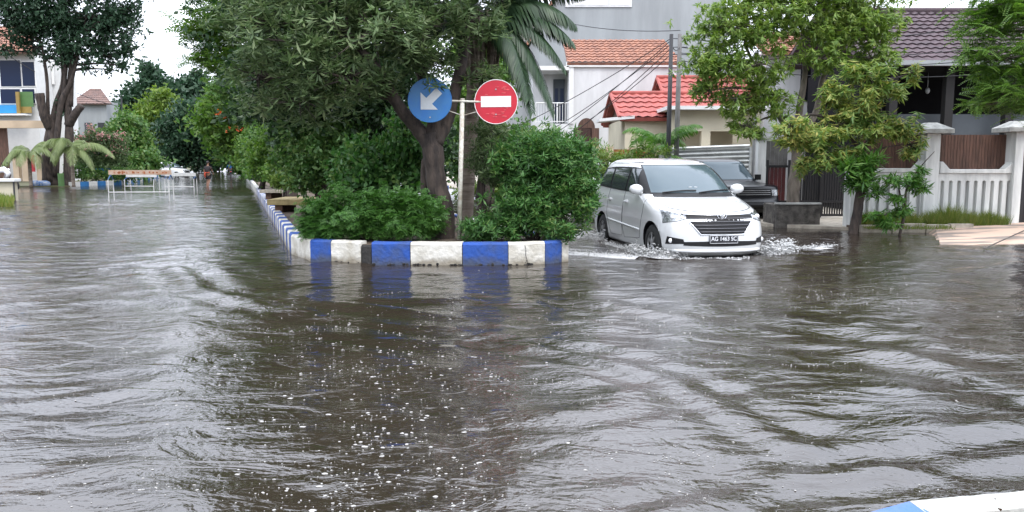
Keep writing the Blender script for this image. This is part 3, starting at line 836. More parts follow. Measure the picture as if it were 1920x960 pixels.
def patch(fn, A, B, n, off, flipn=False):
    """grid between boundary curves A and B (lists of (u, z)), lifted off the surface"""
    V = []; m_ = len(A)
    for i in range(m_):
        for k in range(n+1):
            t_ = k/n; u = A[i][0]*(1-t_)+B[i][0]*t_; z = A[i][1]*(1-t_)+B[i][1]*t_
            p = fn(u, z); e = .004; pu = fn(u+e, z) - fn(u-e, z); pz = fn(u, z+e) - fn(u, z-e)
            N = pu.cross(pz)
            N = N.normalized() if N.length > 1e-12 else Vector((1, 0, 0))
            c = Vector((0, 0, z))
            if N.dot(p - c) < 0: N = -N
            V.append(p + N*off)
    Fs = [(i*(n+1)+k, i*(n+1)+k+1, (i+1)*(n+1)+k+1, (i+1)*(n+1)+k) for i in range(m_-1) for k in range(n)]
    return V, Fs
def dens(L_, n):
    o = []
    for i in range(n+1):
        t_ = i/n*(len(L_)-1); k = min(int(t_), len(L_)-2); f_ = t_-k
        o.append((L_[k][0]*(1-f_)+L_[k+1][0]*f_, L_[k][1]*(1-f_)+L_[k+1][1]*f_))
    return o
def wheel_obj(root, x, y, r, width):
    sg = 1 if y > 0 else -1; wl = empty('wheel', (x, y, r)); wl.parent = root
    m_ = MB(); prof = [(-width/2, r*.62), (-width/2, r*.9), (-width*.38, r), (width*.38, r), (width/2, r*.9), (width/2, r*.62)]
    n = 28; vs = []
    for i in range(n):
        a = 2*math.pi*i/n
        for o_, q in prof: vs.append((q*math.cos(a), o_, q*math.sin(a)))
    m_.add(vs, [(i*6+k, i*6+k+1, ((i+1) % n)*6+k+1, ((i+1) % n)*6+k) for i in range(n) for k in range(5)])
    m_.build('tyre', M['rubber'], wl, True)
    rm = MB(); yo = sg*width*.40
    rm.torus((0, yo, 0), Matrix.Rotation(R(90), 3, 'X'), r*.60, r*.60, r*.045, 24, 6)
    for k in range(7):
        a = 2*math.pi*k/7; rm.tube([(r*.08*math.cos(a), yo, r*.08*math.sin(a)), (r*.60*math.cos(a), yo - sg*.01, r*.60*math.sin(a))], [r*.08, r*.05], 5)
    rm.cyl((0, yo-sg*.05, 0), (0, yo+sg*.012, 0), r*.14, 12)
    rm.build('rim', M['metal_grey'], wl)
    return wl
def cut_arches(body, axles, r, W_):
    c = MB()
    for x in axles:
        for sg in (-1, 1): c.cyl((x, sg*(W_-.24), r*1.02), (x, sg*(W_+.3), r*1.02), r*1.18, 28)
    co = c.build('cutter', M['trim_black'], body.parent)
    md = body.modifiers.new('arches', 'BOOLEAN'); md.operation = 'DIFFERENCE'; md.object = co; md.solver = 'EXACT'; md.material_mode = 'TRANSFER'
    dg = bpy.context.evaluated_depsgraph_get(); dg.update()
    me = bpy.data.meshes.new_from_object(body.evaluated_get(dg)); body.modifiers.clear(); body.data = me
    bpy.data.objects.remove(co)
def text_mesh(name, txt, size, m, parent, loc, rot, extrude=.002, sx=1.0):
    cu = bpy.data.curves.new(name, 'FONT'); cu.body = txt; cu.size = size; cu.extrude = extrude; cu.align_x = 'CENTER'; cu.align_y = 'CENTER'
    cu.offset = size*.012
    o = bpy.data.objects.new(name, cu); COL.objects.link(o)
    dg = bpy.context.evaluated_depsgraph_get(); dg.update()
    me = bpy.data.meshes.new_from_object(o.evaluated_get(dg)); bpy.data.objects.remove(o)
    me.materials.clear(); me.materials.append(m)
    o = bpy.data.objects.new(name, me); COL.objects.link(o); o.parent = parent; o.location = loc; o.rotation_euler = rot; o.scale = (sx, 1, 1)
    return o

def make_mpv(label, loc, rz):
    root = thing('minivan', label, 'car', loc, rz)
    S = Shell([(.17, 1.98, -1.95, .74, .72, 2.6, .25), (.22, 2.06, -2.02, .79, .74, 2.6, .28), (.34, 2.10, -2.08, .815, .76, 2.7, .3),
               (.52, 2.085, -2.10, .83, .78, 2.7, .3), (.66, 2.06, -2.10, .832, .80, 2.6, .3), (.76, 2.02, -2.09, .825, .82, 2.5, .3), (.83, 1.95, -2.09, .82, .84, 2.4, .3),
               (.90, 1.80, -2.08, .81, .86, 2.4, .3), (.965, 1.58, -2.07, .798, .84, 2.5, .3), (1.015, 1.34, -2.05, .787, .72, 2.6, .3), (1.055, 1.13, -2.04, .776, .60, 2.6, .3),
               (1.10, 1.02, -2.03, .765, .55, 2.6, .3), (1.25, .78, -1.98, .735, .50, 2.6, .32), (1.42, .50, -1.88, .695, .46, 2.6, .34), (1.54, .27, -1.78, .66, .46, 2.5, .36),
               (1.60, .10, -1.72, .63, .5, 2.4, .4), (1.64, -.10, -1.64, .585, .5, 2.3, .45), (1.668, -.35, -1.52, .50, .45, 2.2, .45), (1.683, -.6, -1.35, .36, .35, 2.1, .35), (1.688, -.8, -1.1, .12, .12, 2, .12)])
    V, Fs = S.body(); body = mesh_obj('body', V, Fs, M['paint_white'], root, True); body.data.materials.append(M['trim_black'])
    ax = (1.32, -1.335); cut_arches(body, ax, .31, .83)
    for x in ax:
        for sg in (1, -1): wheel_obj(root, x, sg*.72, .31, .19)
    # windscreen
    th = lambda f_, z: f_*S.th(S.at(z)[3]*.88, z)
    zs = np.linspace(1.085, 1.565, 14)
    V, Fs = patch(S.front, [(th(-1, z), z) for z in zs], [(th(1, z), z) for z in zs], 24, .004)
    mesh_obj('windscreen_seal', V, Fs, M['trim_black'], root, True)
    zs = np.linspace(1.105, 1.548, 14); th2 = lambda f_, z: f_*S.th(S.at(z)[3]*.855, z)
    V, Fs = patch(S.front, [(th2(-1, z), z) for z in zs], [(th2(1, z), z) for z in zs], 24, .008)
    mesh_obj('windscreen', V, Fs, M['glass_film'], root, True)
    zs = np.linspace(1.045, 1.088, 4)
    V, Fs = patch(S.front, [(th(-.92, z), z) for z in zs], [(th(.92, z), z) for z in zs], 24, .006)
    mesh_obj('cowl', V, Fs, M['trim_black'], root, True)
    wp = MB()
    for y0, y1 in ((-.52, .02), (.05, .62)):
        pts = []
        for k in range(8):
            f_ = k/7; y = y0+(y1-y0)*f_; z = 1.10+.035*math.sin(f_*math.pi*.6); p = S.front(S.th(y, z), z); pts.append(p + Vector((.02, 0, .015)))
        wp.tube(pts, .011, 5)
    wp.build('wiper', M['trim_black'], root)
    # bonnet shut line
    bl = MB(); pts = []
    for k in range(31):
        y = -.63 + 1.26*k/30; z = .845 + .05*(abs(y)/.63)**3; pts.append(S.front(S.th(y, z), z) + Vector((.001, 0, .001)))
    bl.tube(pts, .006, 5)
    for sg in (1, -1):
        pts = []
        for k in range(12):
            z = .89 + .16*k/11; y = .63 + .055*k/11; pts.append(S.front(S.th(sg*y, z), z))
        bl.tube(pts, .005, 5)
    bl.build('bonnet_gap', M['trim_black'], root)
    # side glass, doors, handles, mouldings
    for sg in (1, -1):
        fn = lambda x, z, sg=sg: S.side(x, z, sg)
        bot = dens([(.86, 1.085), (0, 1.10), (-1.0, 1.125), (-1.84, 1.16)], 30); top = dens([(.30, 1.50), (0, 1.525), (-1.0, 1.53), (-1.66, 1.49)], 30)
        V, Fs = patch(fn, bot, top, 12, .004); mesh_obj('window_band', V, Fs, M['trim_black'], root, True)
        for (a, b_, c, d) in (((.55, 1.11), (-.08, 1.12), (-.04, 1.495), (.20, 1.49)), ((-.17, 1.12), (-.98, 1.145), (-.94, 1.50), (-.13, 1.50)), ((-1.07, 1.15), (-1.72, 1.18), (-1.58, 1.47), (-1.03, 1.50))):
            V, Fs = patch(fn, dens([a, b_], 8), dens([d, c], 8), 8, .009); mesh_obj('side_window', V, Fs, M['glass_side'], root, True)
        ln = MB()
        for pl in ([(.93, 1.05), (.92, .80), (.78, .36), (-.02, .30), (-.10, .5), (-.13, 1.10)], [(-.13, .9), (-.12, .32), (-.80, .30), (-1.02, .68), (-1.03, 1.12)]):
            pts = [S.side(x, z, sg) for x, z in dens(pl, 30)]; ln.tube(pts, .004, 5)
        ln.build('door_gap', M['trim_black'], root)
        hd = MB()
        for x in (.05, -.88):
            hd = MB(); p = S.side(x, .93, sg); hd.obox(p + Vector((0, sg*.022, 0)), (.17, .022, .028)); hd.obox(p + Vector((0, sg*.004, 0)), (.10, .026, .06))
            hd.build('door_handle', M['paint_white'], root, bevel=.006)
        ml = MB(); pts = [S.side(x, z, sg) + Vector((0, sg*.006, 0)) for x, z in dens([(.80, .50), (-.95, .57)], 20)]
        ml.tube(pts, .016, 6); ml.build('side_moulding', M['paint_white'], root, True)
        mr_ = MB(); p = S.side(.66, 1.13, sg) + Vector((0, sg*.12, .03)); mr_.ball(p, (.075, .115, .085), 14, 10)
        mr_.tube([S.side(.66, 1.10, sg), p - Vector((0, sg*.06, .05))], [.03, .025], 8)
        mo = mr_.build('mirror', M['paint_white'], root, True)
        g_ = MB(); g_.obox(p - Vector((.073, 0, 0)), (.006, .15, .11)); g_.build('mirror_glass', M['chrome'], mo, bevel=.003)
        # headlamp: chrome housing swept round the corner
        dn = lambda L_, n=14: dens(L_, n)
        def TH(y, z): return (S.th(sg*y, z), z)
        inn = [TH(.44, .735), TH(.46, .775), TH(.50, .80)]; 
        low = dn([TH(.50, .748), TH(.62, .710), TH(.765, .675)]); up = dn([TH(.50, .790), TH(.62, .825), TH(.742, .872)])
        V, Fs = patch(S.front, low, up, 8, .006); hl = mesh_obj('headlight', V, Fs, M['lamp_chrome'], root, True)
        for y, z, r_ in ((.655, .765, .038), (.55, .762, .026)):
            le = MB(); p = S.front(S.th(sg*y, z), z); le.ball(p, (r_*.8, r_, r_), 12, 8)
            le.build('bulb', M['lamp_clear'], hl, True)
        ed = MB(); loop = [S.front(a, z) for a, z in low] + [S.front(a, z) for a, z in up[::-1]]; loop.append(loop[0]); ed.tube(loop, .006, 5); ed.build('headlight_rim', M['trim_black'], hl)
        # fog lamp pod
        low = dn([TH(.54, .37), TH(.75, .355)]); up = dn([TH(.56, .44), TH(.735, .475)])
        V, Fs = patch(S.front, low, up, 6, .006); pod = mesh_obj('fog_pod', V, Fs, M['trim_black'], root, True)
        p = S.front(S.th(sg*.70, .41), .41); fl = MB(); fl.ball(p, (.02, .038, .038), 12, 8); fl.build('fog_light', M['lamp_clear'], pod, True)
        # tail lamp
        fr = lambda u, z, sg=sg: S.rear(sg*u, z)
        V, Fs = patch(fr, dens([(.80, .78), (.78, 1.10)], 8), dens([(.985, .78), (.985, 1.10)], 8), 6, .006); mesh_obj('tail_light', V, Fs, M['lamp_red'], root, True)
    fr = lambda u, z: S.rear(u, z)
    V, Fs = patch(fr, dens([(-.80, 1.14), (-.76, 1.50)], 8), dens([(.80, 1.14), (.76, 1.50)], 8), 14, .006); mesh_obj('rear_window', V, Fs, M['glass_dark'], root, True)
    # grille
    def yz(y, z): return (S.th(y, z), z)
    rows = [(.805, .56), (.77, .535), (.68, .455), (.59, .385), (.52, .33)]
    A = [yz(-y, z) for z, y in rows]; B = [yz(y, z) for z, y in rows]
    V, Fs = patch(S.front, A, B, 24, .004); gl = mesh_obj('grille', V, Fs, M['trim_black'], root, True)
    sl = MB()
    for z, y in ((.755, .505), (.705, .465), (.655, .425), (.605, .385), (.555, .345)):
        sl.tube([S.front(S.th(y*(k/10-1), z), z) + Vector((.010, 0, 0)) for k in range(21)], .006, 6)
    sl.build('grille_bar', M['bar_dark'], gl, True)
    lip = MB()
    lip.tube([S.front(S.th(.55*(k/12-1), z_), z_) + Vector((.012, 0, 0)) for k in range(25) for z_ in [.805 + .012*abs(k/12-1)**2]], .013, 8)
    lip.tube([S.front(S.th(y, z), z) + Vector((.006, 0, 0)) for y, z in [(-.56, .80), (-.54, .77), (-.46, .68), (-.39, .59), (-.33, .51), (0, .50), (.33, .51), (.39, .59), (.46, .68), (.54, .77), (.56, .80)]], .011, 8)
    lip.build('grille_surround', M['chrome'], gl, True)
    em = MB(); ep = S.front(0, .79) + Vector((.028, 0, .0)); Em = Matrix(((0, 0, 1), (1, 0, 0), (0, 1, 0)))
    em.torus(ep, Em, .066, .044, .007); em.torus(ep + Vector((.004, 0, .006)), Em, .022, .038, .006); em.torus(ep + Vector((.004, 0, .020)), Em, .044, .019, .006)
    em.build('emblem', M['chrome'], root, True)
    # lower intake, lip and plate
    low = dens([yz(-.56, .345), yz(0, .33), yz(.56, .345)], 24); up = dens([yz(-.55, .40), yz(0, .415), yz(.55, .40)], 24)
    V, Fs = patch(S.front, low, up, 3, .005); mesh_obj('lower_intake', V, Fs, M['trim_black'], root, True)
    sp = MB(); sp.tube([S.front(S.th(.70*(k/12-1), .26), .26) + Vector((.012, 0, 0)) for k in range(25)], [.010] + [.028]*23 + [.010], 8); sp.build('bumper_lip', M['paint_white'], root, True)
    pl = MB(); pp = S.front(0, .44) + Vector((.018, 0, 0)); pl.obox(pp, (.012, .44, .135)); po = pl.build('number_plate', M['plate_black'], root, bevel=.004)
    fr_ = MB()
    for a, b_ in (((-.21, -.058), (.21, -.058)), ((.21, -.058), (.21, .058)), ((.21, .058), (-.21, .058)), ((-.21, .058), (-.21, -.058))):
        fr_.tube([pp + Vector((.008, a[0], a[1])), pp + Vector((.008, b_[0], b_[1]))], .0025, 4)
    fr_.build('plate_border', M['plate_white'], po)
    text_mesh('plate_lettering', 'AG 1463 SC', .088, M['plate_white'], po, pp + Vector((.008, 0, .008)), (R(90), 0, R(90)), .001, .86)
    # roof: faint rails and rear wiper washer
    for sg in (1, -1): MB().tube([S.side(x, 1.60, sg) + Vector((0, -sg*.015, .012)) for x in np.linspace(-.05, -1.55, 14)], .007, 5).build('roof_channel', M['trim_black'], root)
    for y in (-.04, .05): MB().obox(S.front(S.th(y, 1.19), 1.19) + Vector((.012, 0, 0)), (.004, .05, .035)).build('windscreen_sticker', M['sign_grey'], root)
    return root
mpv = make_mpv('white minivan driving through the flood towards the viewer, water splashing at its bumper', (2.93, 14.66, -.15), math.atan2(-.984, .18))
mpv.scale = (1.04, 1.10, 1.03)

def make_jeep(label, loc, rz):
    """boxy black people carrier"""
    root = thing('jeep', label, 'car', loc, rz)
    S = Shell([(.30, 2.02, -1.95, .74, .35, 3.4, .2), (.40, 2.14, -2.05, .78, .36, 3.4, .2), (.56, 2.15, -2.08, .79, .36, 3.4, .2), (.66, 2.08, -2.08, .80, .34, 3.4, .2), (.92, 2.04, -2.07, .80, .34, 3.4, .2),
               (.99, 1.98, -2.06, .79, .40, 3.2, .2), (1.03, 1.7, -2.06, .78, .5, 3, .2), (1.06, 1.25, -2.05, .77, .5, 3, .2), (1.08, 1.02, -2.05, .765, .4, 3, .2), (1.12, .96, -2.05, .76, .35, 3, .2),
               (1.4, .62, -2.0, .70, .32, 3, .2), (1.58, .40, -1.95, .66, .32, 3, .25), (1.66, .22, -1.9, .62, .4, 2.6, .3), (1.70, -.1, -1.7, .5, .4, 2.4, .4), (1.715, -.5, -1.2, .15, .2, 2, .2)])
    V, Fs = S.body(); body = mesh_obj('body', V, Fs, M['paint_black'], root, True); body.data.materials.append(M['trim_black'])
    ax = (1.35, -1.30); cut_arches(body, ax, .34, .80)
    for x in ax:
        for sg in (1, -1): wheel_obj(root, x, sg*.70, .34, .2)
    zs = np.linspace(1.13, 1.60, 10)
    V, Fs = patch(S.front, [(S.th(-S.at(z)[3]*.87, z), z) for z in zs], [(S.th(S.at(z)[3]*.87, z), z) for z in zs], 20, .006); mesh_obj('windscreen', V, Fs, M['glass_film'], root, True)
    for sg in (1, -1):
        fn = lambda x, z, sg=sg: S.side(x, z, sg)
        for a, b_, c, d in (((.78, 1.12), (-.1, 1.12), (-.08, 1.56), (.32, 1.56)), ((-.2, 1.12), (-1.0, 1.13), (-.98, 1.56), (-.18, 1.56)), ((-1.1, 1.13), (-1.85, 1.14), (-1.8, 1.54), (-1.08, 1.56))):
            V, Fs = patch(fn, dens([a, b_], 8), dens([d, c], 8), 8, .006); mesh_obj('side_window', V, Fs, M['glass_side'], root, True)
        TH = lambda y, z: (S.th(sg*y, z), z)
        V, Fs = patch(S.front, dens([TH(.50, .74), TH(.72, .74)], 6), dens([TH(.50, .89), TH(.72, .89)], 6), 4, .012); mesh_obj('headlight', V, Fs, M['lamp_chrome'], root, True)
        V, Fs = patch(S.front, dens([TH(.735, .74), TH(.785, .74)], 4), dens([TH(.735, .89), TH(.785, .89)], 4), 4, .012); mesh_obj('turn_signal', V, Fs, M['lamp_amber'], root, True)
        mr_ = MB(); p = S.side(.78, 1.16, sg) + Vector((0, sg*.13, .03)); mr_.obox(p, (.07, .16, .15)); mr_.tube([S.side(.8, 1.1, sg), p], .014, 6)
        mr_.build('mirror', M['trim_black'], root, bevel=.02)
    yz = lambda y, z: (S.th(y, z), z)
    V, Fs = patch(S.front, [yz(-.47, .74), yz(-.47, .9)], [yz(.47, .74), yz(.47, .9)], 20, .008); gl = mesh_obj('grille', V, Fs, M['trim_black'], root, True)
    sl = MB()
    for z in (.77, .82, .87): sl.tube([S.front(S.th(.46*(k/10-1), z), z) + Vector((.012, 0, 0)) for k in range(21)], .005, 5)
    sl.build('grille_bar', M['metal_grey'], gl)
    bp_ = MB(); bp_.tube([S.front(S.th(.76*(k/12-1), .5), .5) + Vector((.03, 0, 0)) for k in range(25)], .065, 8); bp_.build('bumper', M['trim_black'], root, True)
    return root
jeep = make_jeep('black boxy car parked behind the white minivan, in front of the dark gates', (5.72, 22.45, -.08), math.atan2(-.975, .22))

def far_car(label, px, py, rz, group, zoff=-.12, s=1.0, paint=None):
    c = copy_tree(mpv, None, ('number_plate', 'emblem')); p = g(px, py); c.location = (p.x, p.y, zoff); c.rotation_euler = (0, 0, rz); c.scale = (s, s, s)
    c.name = 'parked_car'; c['label'] = label; c['group'] = group
    if paint:
        for ch in c.children:
            if ch.data and ch.data.materials and ch.data.materials[0] and ch.data.materials[0].name == 'paint_white':
                ch.data = ch.data.copy(); ch.data.materials[0] = M[paint]
    return c
GC = 'cars far down the flooded left street'
far_car('white car with a high roof parked side-on at the left end of the street', 322, 331.5, R(-18), GC)
far_car('pale car half hidden behind the walking person', 385, 325, R(-70), GC, paint='paint_silver')
far_car('silver car just beyond the scooter rider far down the left street', 441, 327, R(-77), GC, paint='paint_silver')
c = far_car('white car behind the minivan, mostly hidden by the leafy bush', 1175, 398, math.atan2(-.984, .18), GC)
c.location = (2.75, 21.3, -.12); del c['group']

# splash at the minivan
f_ = Vector((.18, -.984, 0)).normalized(); l_ = Vector((-f_.y, f_.x, 0)); mc = Vector((2.93, 14.66, 0))
def ml(x, y, z=0.0): return mc + f_*x*1.03 + l_*y*1.08 + Vector((0, 0, z))
V1, F1 = splash([ml(1.75, .78), ml(1.85, .95), ml(1.55, 1.25), ml(1.2, 1.55)], 1300, .07, .13, .006, .034)
V2, F2 = splash([ml(1.9, -.55), ml(1.75, -.84), ml(1.3, -1.0), ml(.9, -1.02)], 1100, .06, .10, .006, .030)
V3, F3 = splash([ml(-1.0, -.95), ml(-1.4, -1.02), ml(-1.9, -1.08), ml(-2.3, -1.15)], 650, .06, .10, .006, .028)
V4, F4 = splash([ml(1.0, -1.0), ml(0, -1.0), ml(-1.2, -1.05)], 300, .07, .04, .005, .02)
V5, F5 = splash([ml(2.05, -.6), ml(2.18, -.3), ml(2.2, 0), ml(2.18, .3), ml(2.05, .6)], 260, .05, .02, .005, .018)
V6, F6 = splash([ml(1.2, 1.5), ml(.9, 2.0), ml(.6, 2.6)], 220, .14, .03, .005, .018)
V7, F7 = splash([ml(1.6, -1.1), ml(1.0, -1.9), ml(.2, -2.6)], 330, .16, .03, .005, .017)
VV = []; FF = []
for a, b_ in ((V1, F1), (V2, F2), (V3, F3), (V4, F4), (V5, F5), (V6, F6), (V7, F7)):
    o_ = len(VV); VV += a; FF += [tuple(o_+k for k in f) for f in b_]
tag(mesh_obj('splash', VV, FF, M['splash_white'], None, True), 'white spray and churned water round the wheels of the minivan', 'splash', kind='stuff')

# ------------------------------------------------------------------ sign post with its two signs (one thing)
sp = thing('road_sign', 'white post carrying a round blue arrow sign and a round red no entry sign', 'road sign', g(859, 487) + Vector((0, .25, 0)))
B0 = Vector((sp.location.x, sp.location.y, .27)); T0 = at(867, 186, B0.y); o = sp.location
pm = MB(); pm.tube([B0 - o, T0 - o], .036, 12); pm.tube([T0 - o, T0 - o + Vector((0, 0, .012))], [.042, .03], 12); pm.build('post', M['post_white'], sp, True)
C1 = at(806, 188, B0.y - .07); C2 = at(930, 191, B0.y - .07)
am = MB(); am.tube([C1 - o + Vector((.1, .045, 0)), C2 - o + Vector((-.1, .045, 0))], .018, 8)
am.tube([C1 - o + Vector((.12, .05, -.10)), T0 - o + Vector((0, 0, -.25))], .007, 6); am.tube([C2 - o + Vector((-.12, .05, -.10)), T0 - o + Vector((0, 0, -.25))], .007, 6)
am.build('arm', M['post_white'], sp, True)
def disc(c, r, m, name, rz, mr):
    e = empty(name, c - o, rz); e.parent = sp; d = MB(); n = 56
    ring = lambda q, y: [(q*math.cos(2*math.pi*k/n), y, q*math.sin(2*math.pi*k/n)) for k in range(n)]
    d.add(ring(r, .003) + ring(r, -.003), [tuple(range(n)), tuple(range(n, 2*n))[::-1]] + [(k, k+n, (k+1) % n + n, (k+1) % n) for k in range(n)])
    d.build('plate', M[m], e)
    rm = MB(); rm.torus((0, -.002, 0), Matrix.Rotation(R(90), 3, 'X'), r, r, .006, 48, 6); rm.build('rim', M[mr], e)
    return e
def bolts(par, zs_):
    for z in zs_: MB().cyl((0, -.012, z), (0, -.002, z), .012, 8).build('bolt', M['metal_grey'], par)
s1 = disc(C1, .335, 'sign_blue', 'arrow_sign', R(3), 'sign_blue')
ar = MB(); u = Vector((-.707, 0, -.707)); v = Vector((-.707, 0, .707))     # arrow pointing down to the left
P_ = lambda a, b_: u*a + v*b_ + Vector((.0, -.0065, .0))
tip = P_(.215, 0); 
ar.prism([P_(.200, 0), P_(.015, .185), P_(.015, .062), P_(-.205, .062), P_(-.205, -.062), P_(.015, -.062), P_(.015, -.185)], (0, -.002, 0)); ar.build('arrow', M['sign_grey'], s1)
bolts(s1, (.24, -.26))
s2 = disc(C2, .335, 'sign_red', 'no_entry_sign', R(-8), 'sign_white')
bolts(s2, (.19, -.19))
br = MB(); br.box(-.235, .235, -.009, -.0065, -.078, .086); br.build('bar', M['sign_white'], s2)
st = MB()
for k in range(18):
    a, q = random.choice([(random.uniform(.6, 2.6), .22), (random.uniform(3.7, 5.8), .23)]); q += random.uniform(-.05, .05)
    st.ball((q*math.cos(a), -.006, q*math.sin(a)), (random.uniform(.012, .05), .0015, random.uniform(.006, .014)), 8, 4)
st.build('worn_patch', M['sign_stain'], s2)

# ------------------------------------------------------------------ median: main tree, palm, hedge, bush
def Bm(L_):    # blobs from (px, py, Y, rx, ry, rz)
    return [(tuple(at(a, b_, c)), (d, e, f)) for a, b_, c, d, e, f in L_]
base = Vector((at(832, 452, 12.9).x, 12.9, .25))
T = lambda px, py, Y=12.9: at(px, py, Y)
tree('island_tree', 'big spreading tree with forked dark trunk and dull green leaves above the arrow sign', 'tree',
     [([base, T(832, 400), T(818, 340), T(812, 285), T(806, 250)], [.20, .165, .16, .165, .15]),
      ([T(812, 285), T(786, 245), T(752, 205, 12.7), T(728, 165, 12.5), T(700, 120, 12.3), T(650, 60, 12.2)], [.125, .115, .10, .085, .07, .05]),
      ([T(812, 262), T(812, 200), T(788, 130, 13), T(770, 60, 13), T(750, -60, 13), T(700, -220, 13)], [.12, .11, .10, .09, .07, .04]),
      ([T(816, 270), T(838, 225, 13.1), T(856, 160, 13.2), T(872, 80, 13.3), T(880, -40, 13.3)], [.12, .11, .10, .09, .05]),
      ([T(820, 330, 13.05), T(800, 300, 13.1), T(797, 355, 13.1), T(800, 385, 13.1)], [.05, .07, .08, .05])],
     Bm([(500, 50, 12.6, .62, .9, .6), (575, 90, 12.3, .75, .8, .65), (560, 190, 12.6, .75, .7, .36), (480, 150, 12.8, .38, .6, .42), (650, 150, 12.2, .70, .7, .5), (700, 60, 12.0, .85, .8, .6),
         (640, 0, 12.4, 1.0, .9, .6), (790, 60, 12.4, .75, .7, .55), (800, 120, 12.6, .45, .5, .30), (905, 150, 13.1, .32, .4, .30), (860, 30, 12.9, .65, .7, .45), (740, -80, 12.6, 1.1, 1.1, .8),
         (590, -90, 12.8, 1.1, 1.1, .8), (860, -100, 13, .9, .9, .7), (480, -20, 13.2, .7, .8, .6), (700, -220, 13.1, 1.2, 1.2, .8), (560, -220, 13.2, 1.0, 1.0, .8), (820, -250, 13.4, 1.0, 1.0, .7), (660, -340, 13.3, 1.2, 1.1, .7), (930, -20, 13.6, .4, .5, .5)]),
     'rosette', .165, .036, 11, 3500, 'leaf_main', 'bark', subs=20, spread=.20, twig=.009, limb=.035, tilt=.45)
# older dark tree right behind the first one
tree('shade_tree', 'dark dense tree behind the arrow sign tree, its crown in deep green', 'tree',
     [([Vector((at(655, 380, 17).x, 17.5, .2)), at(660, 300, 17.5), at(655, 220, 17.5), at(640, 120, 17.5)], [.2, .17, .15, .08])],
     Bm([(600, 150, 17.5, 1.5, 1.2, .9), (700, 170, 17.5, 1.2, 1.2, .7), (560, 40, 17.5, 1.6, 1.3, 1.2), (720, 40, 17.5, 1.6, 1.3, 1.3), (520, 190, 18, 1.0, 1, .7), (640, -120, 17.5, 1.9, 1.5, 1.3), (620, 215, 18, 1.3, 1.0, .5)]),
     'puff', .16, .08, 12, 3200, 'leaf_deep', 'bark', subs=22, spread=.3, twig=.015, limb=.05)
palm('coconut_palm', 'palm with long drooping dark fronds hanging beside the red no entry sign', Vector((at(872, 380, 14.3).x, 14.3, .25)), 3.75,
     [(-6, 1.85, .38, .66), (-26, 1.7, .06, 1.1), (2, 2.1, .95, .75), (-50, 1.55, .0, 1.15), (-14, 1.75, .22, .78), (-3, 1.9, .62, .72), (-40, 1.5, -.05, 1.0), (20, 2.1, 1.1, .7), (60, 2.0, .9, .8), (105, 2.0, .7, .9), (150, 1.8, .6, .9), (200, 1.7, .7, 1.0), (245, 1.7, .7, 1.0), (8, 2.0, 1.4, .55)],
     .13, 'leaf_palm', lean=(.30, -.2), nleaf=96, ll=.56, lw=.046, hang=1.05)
def shrub(name, label, cat, px, pyb, Y, blobs, kind, L, W, k, n, lm, group=None, subs=20, spread=.26, zb=.28, stems=7, sr=.018, extra=None, tilt=.5, bark='bark'):
    b0 = Vector((at(px, 400, Y).x, Y, zb)); tr_ = []
    bl = Bm(blobs)
    for i in range(stems):
        c = Vector(random.choice(bl)[0]); s0 = b0 + Vector((random.uniform(-.12, .12), random.uniform(-.08, .08), 0)) if i else b0
        tr_.append(([s0, s0.lerp(c, .5) + Vector((0, 0, .1)), c], [sr*1.4, sr, sr*.5]))
    return tree(name, label, cat, tr_, bl, kind, L, W, k, n, lm, bark, group, subs, spread, sr*.35, sr*.7, .45, tilt, extra)
shrub('hedge', 'low clipped feathery green hedge just behind the front kerb, left of the tree trunk', 'hedge', 690, 440, 12.55,
      [(600, 405, 12.6, .34, .35, .30), (650, 395, 12.5, .42, .35, .34), (705, 400, 12.45, .42, .35, .34), (765, 395, 12.5, .40, .35, .34), (800, 410, 12.5, .22, .3, .26), (630, 425, 12.4, .5, .28, .17), (740, 425, 12.35, .5, .28, .17), (588, 425, 12.6, .20, .3, .17)],
      'spray', .11, .018, 40, 2600, 'leaf_hedge', subs=34, spread=.24, stems=10, sr=.012)
shrub('oleander_bush', 'tall leafy green bush spilling over the front kerb beside the white minivan', 'bush', 1000, 445, 12.6,
      [(1030, 320, 12.6, .62, .5, .50), (1065, 290, 12.7, .36, .4, .32), (975, 300, 12.9, .42, .4, .40), (1070, 350, 12.5, .40, .4, .36), (990, 385, 12.6, .55, .45, .35), (1050, 410, 12.3, .42, .35, .28), (950, 420, 12.5, .55, .4, .20), (1092, 375, 12.4, .22, .3, .30), (1085, 330, 12.6, .30, .3, .30), (905, 432, 12.4, .35, .3, .14), (1060, 440, 12.05, .12, .1, .14)],
      'rosette', .115, .026, 11, 2600, 'leaf_bush', subs=24, spread=.24, stems=12, sr=.012)
shrub('croton_shrub', 'thin grey green shrub with variegated leaves right of the white sign post', 'shrub', 905, 440, 13.2,
      [(905, 300, 13.3, .28, .3, .30), (925, 260, 13.4, .26, .3, .22), (900, 250, 13.4, .20, .2, .15), (935, 330, 13.2, .30, .3, .25)], 'rosette', .10, .018, 9, 420, 'leaf_main', subs=16, spread=.3, stems=5, sr=.010)
pl_ = bpy.data.objects['coconut_palm']; hs_ = MB(); tp_ = Vector((.30, -.2, 3.75))
for k in range(26):
    a = random.uniform(0, 6.28); r0 = random.uniform(.08, .16); L_ = random.uniform(.5, 1.3)
    hs_.tube([tp_ + Vector((r0*math.cos(a), r0*math.sin(a), .1)), tp_ + Vector((r0*2.2*math.cos(a), r0*2.2*math.sin(a), -.3*L_)), tp_ + Vector((r0*1.8*math.cos(a), r0*1.8*math.sin(a), -L_))], [.02, .035, .008], 5)
hs_.build('dead_leaf_skirt', M['palm_bark'], pl_)
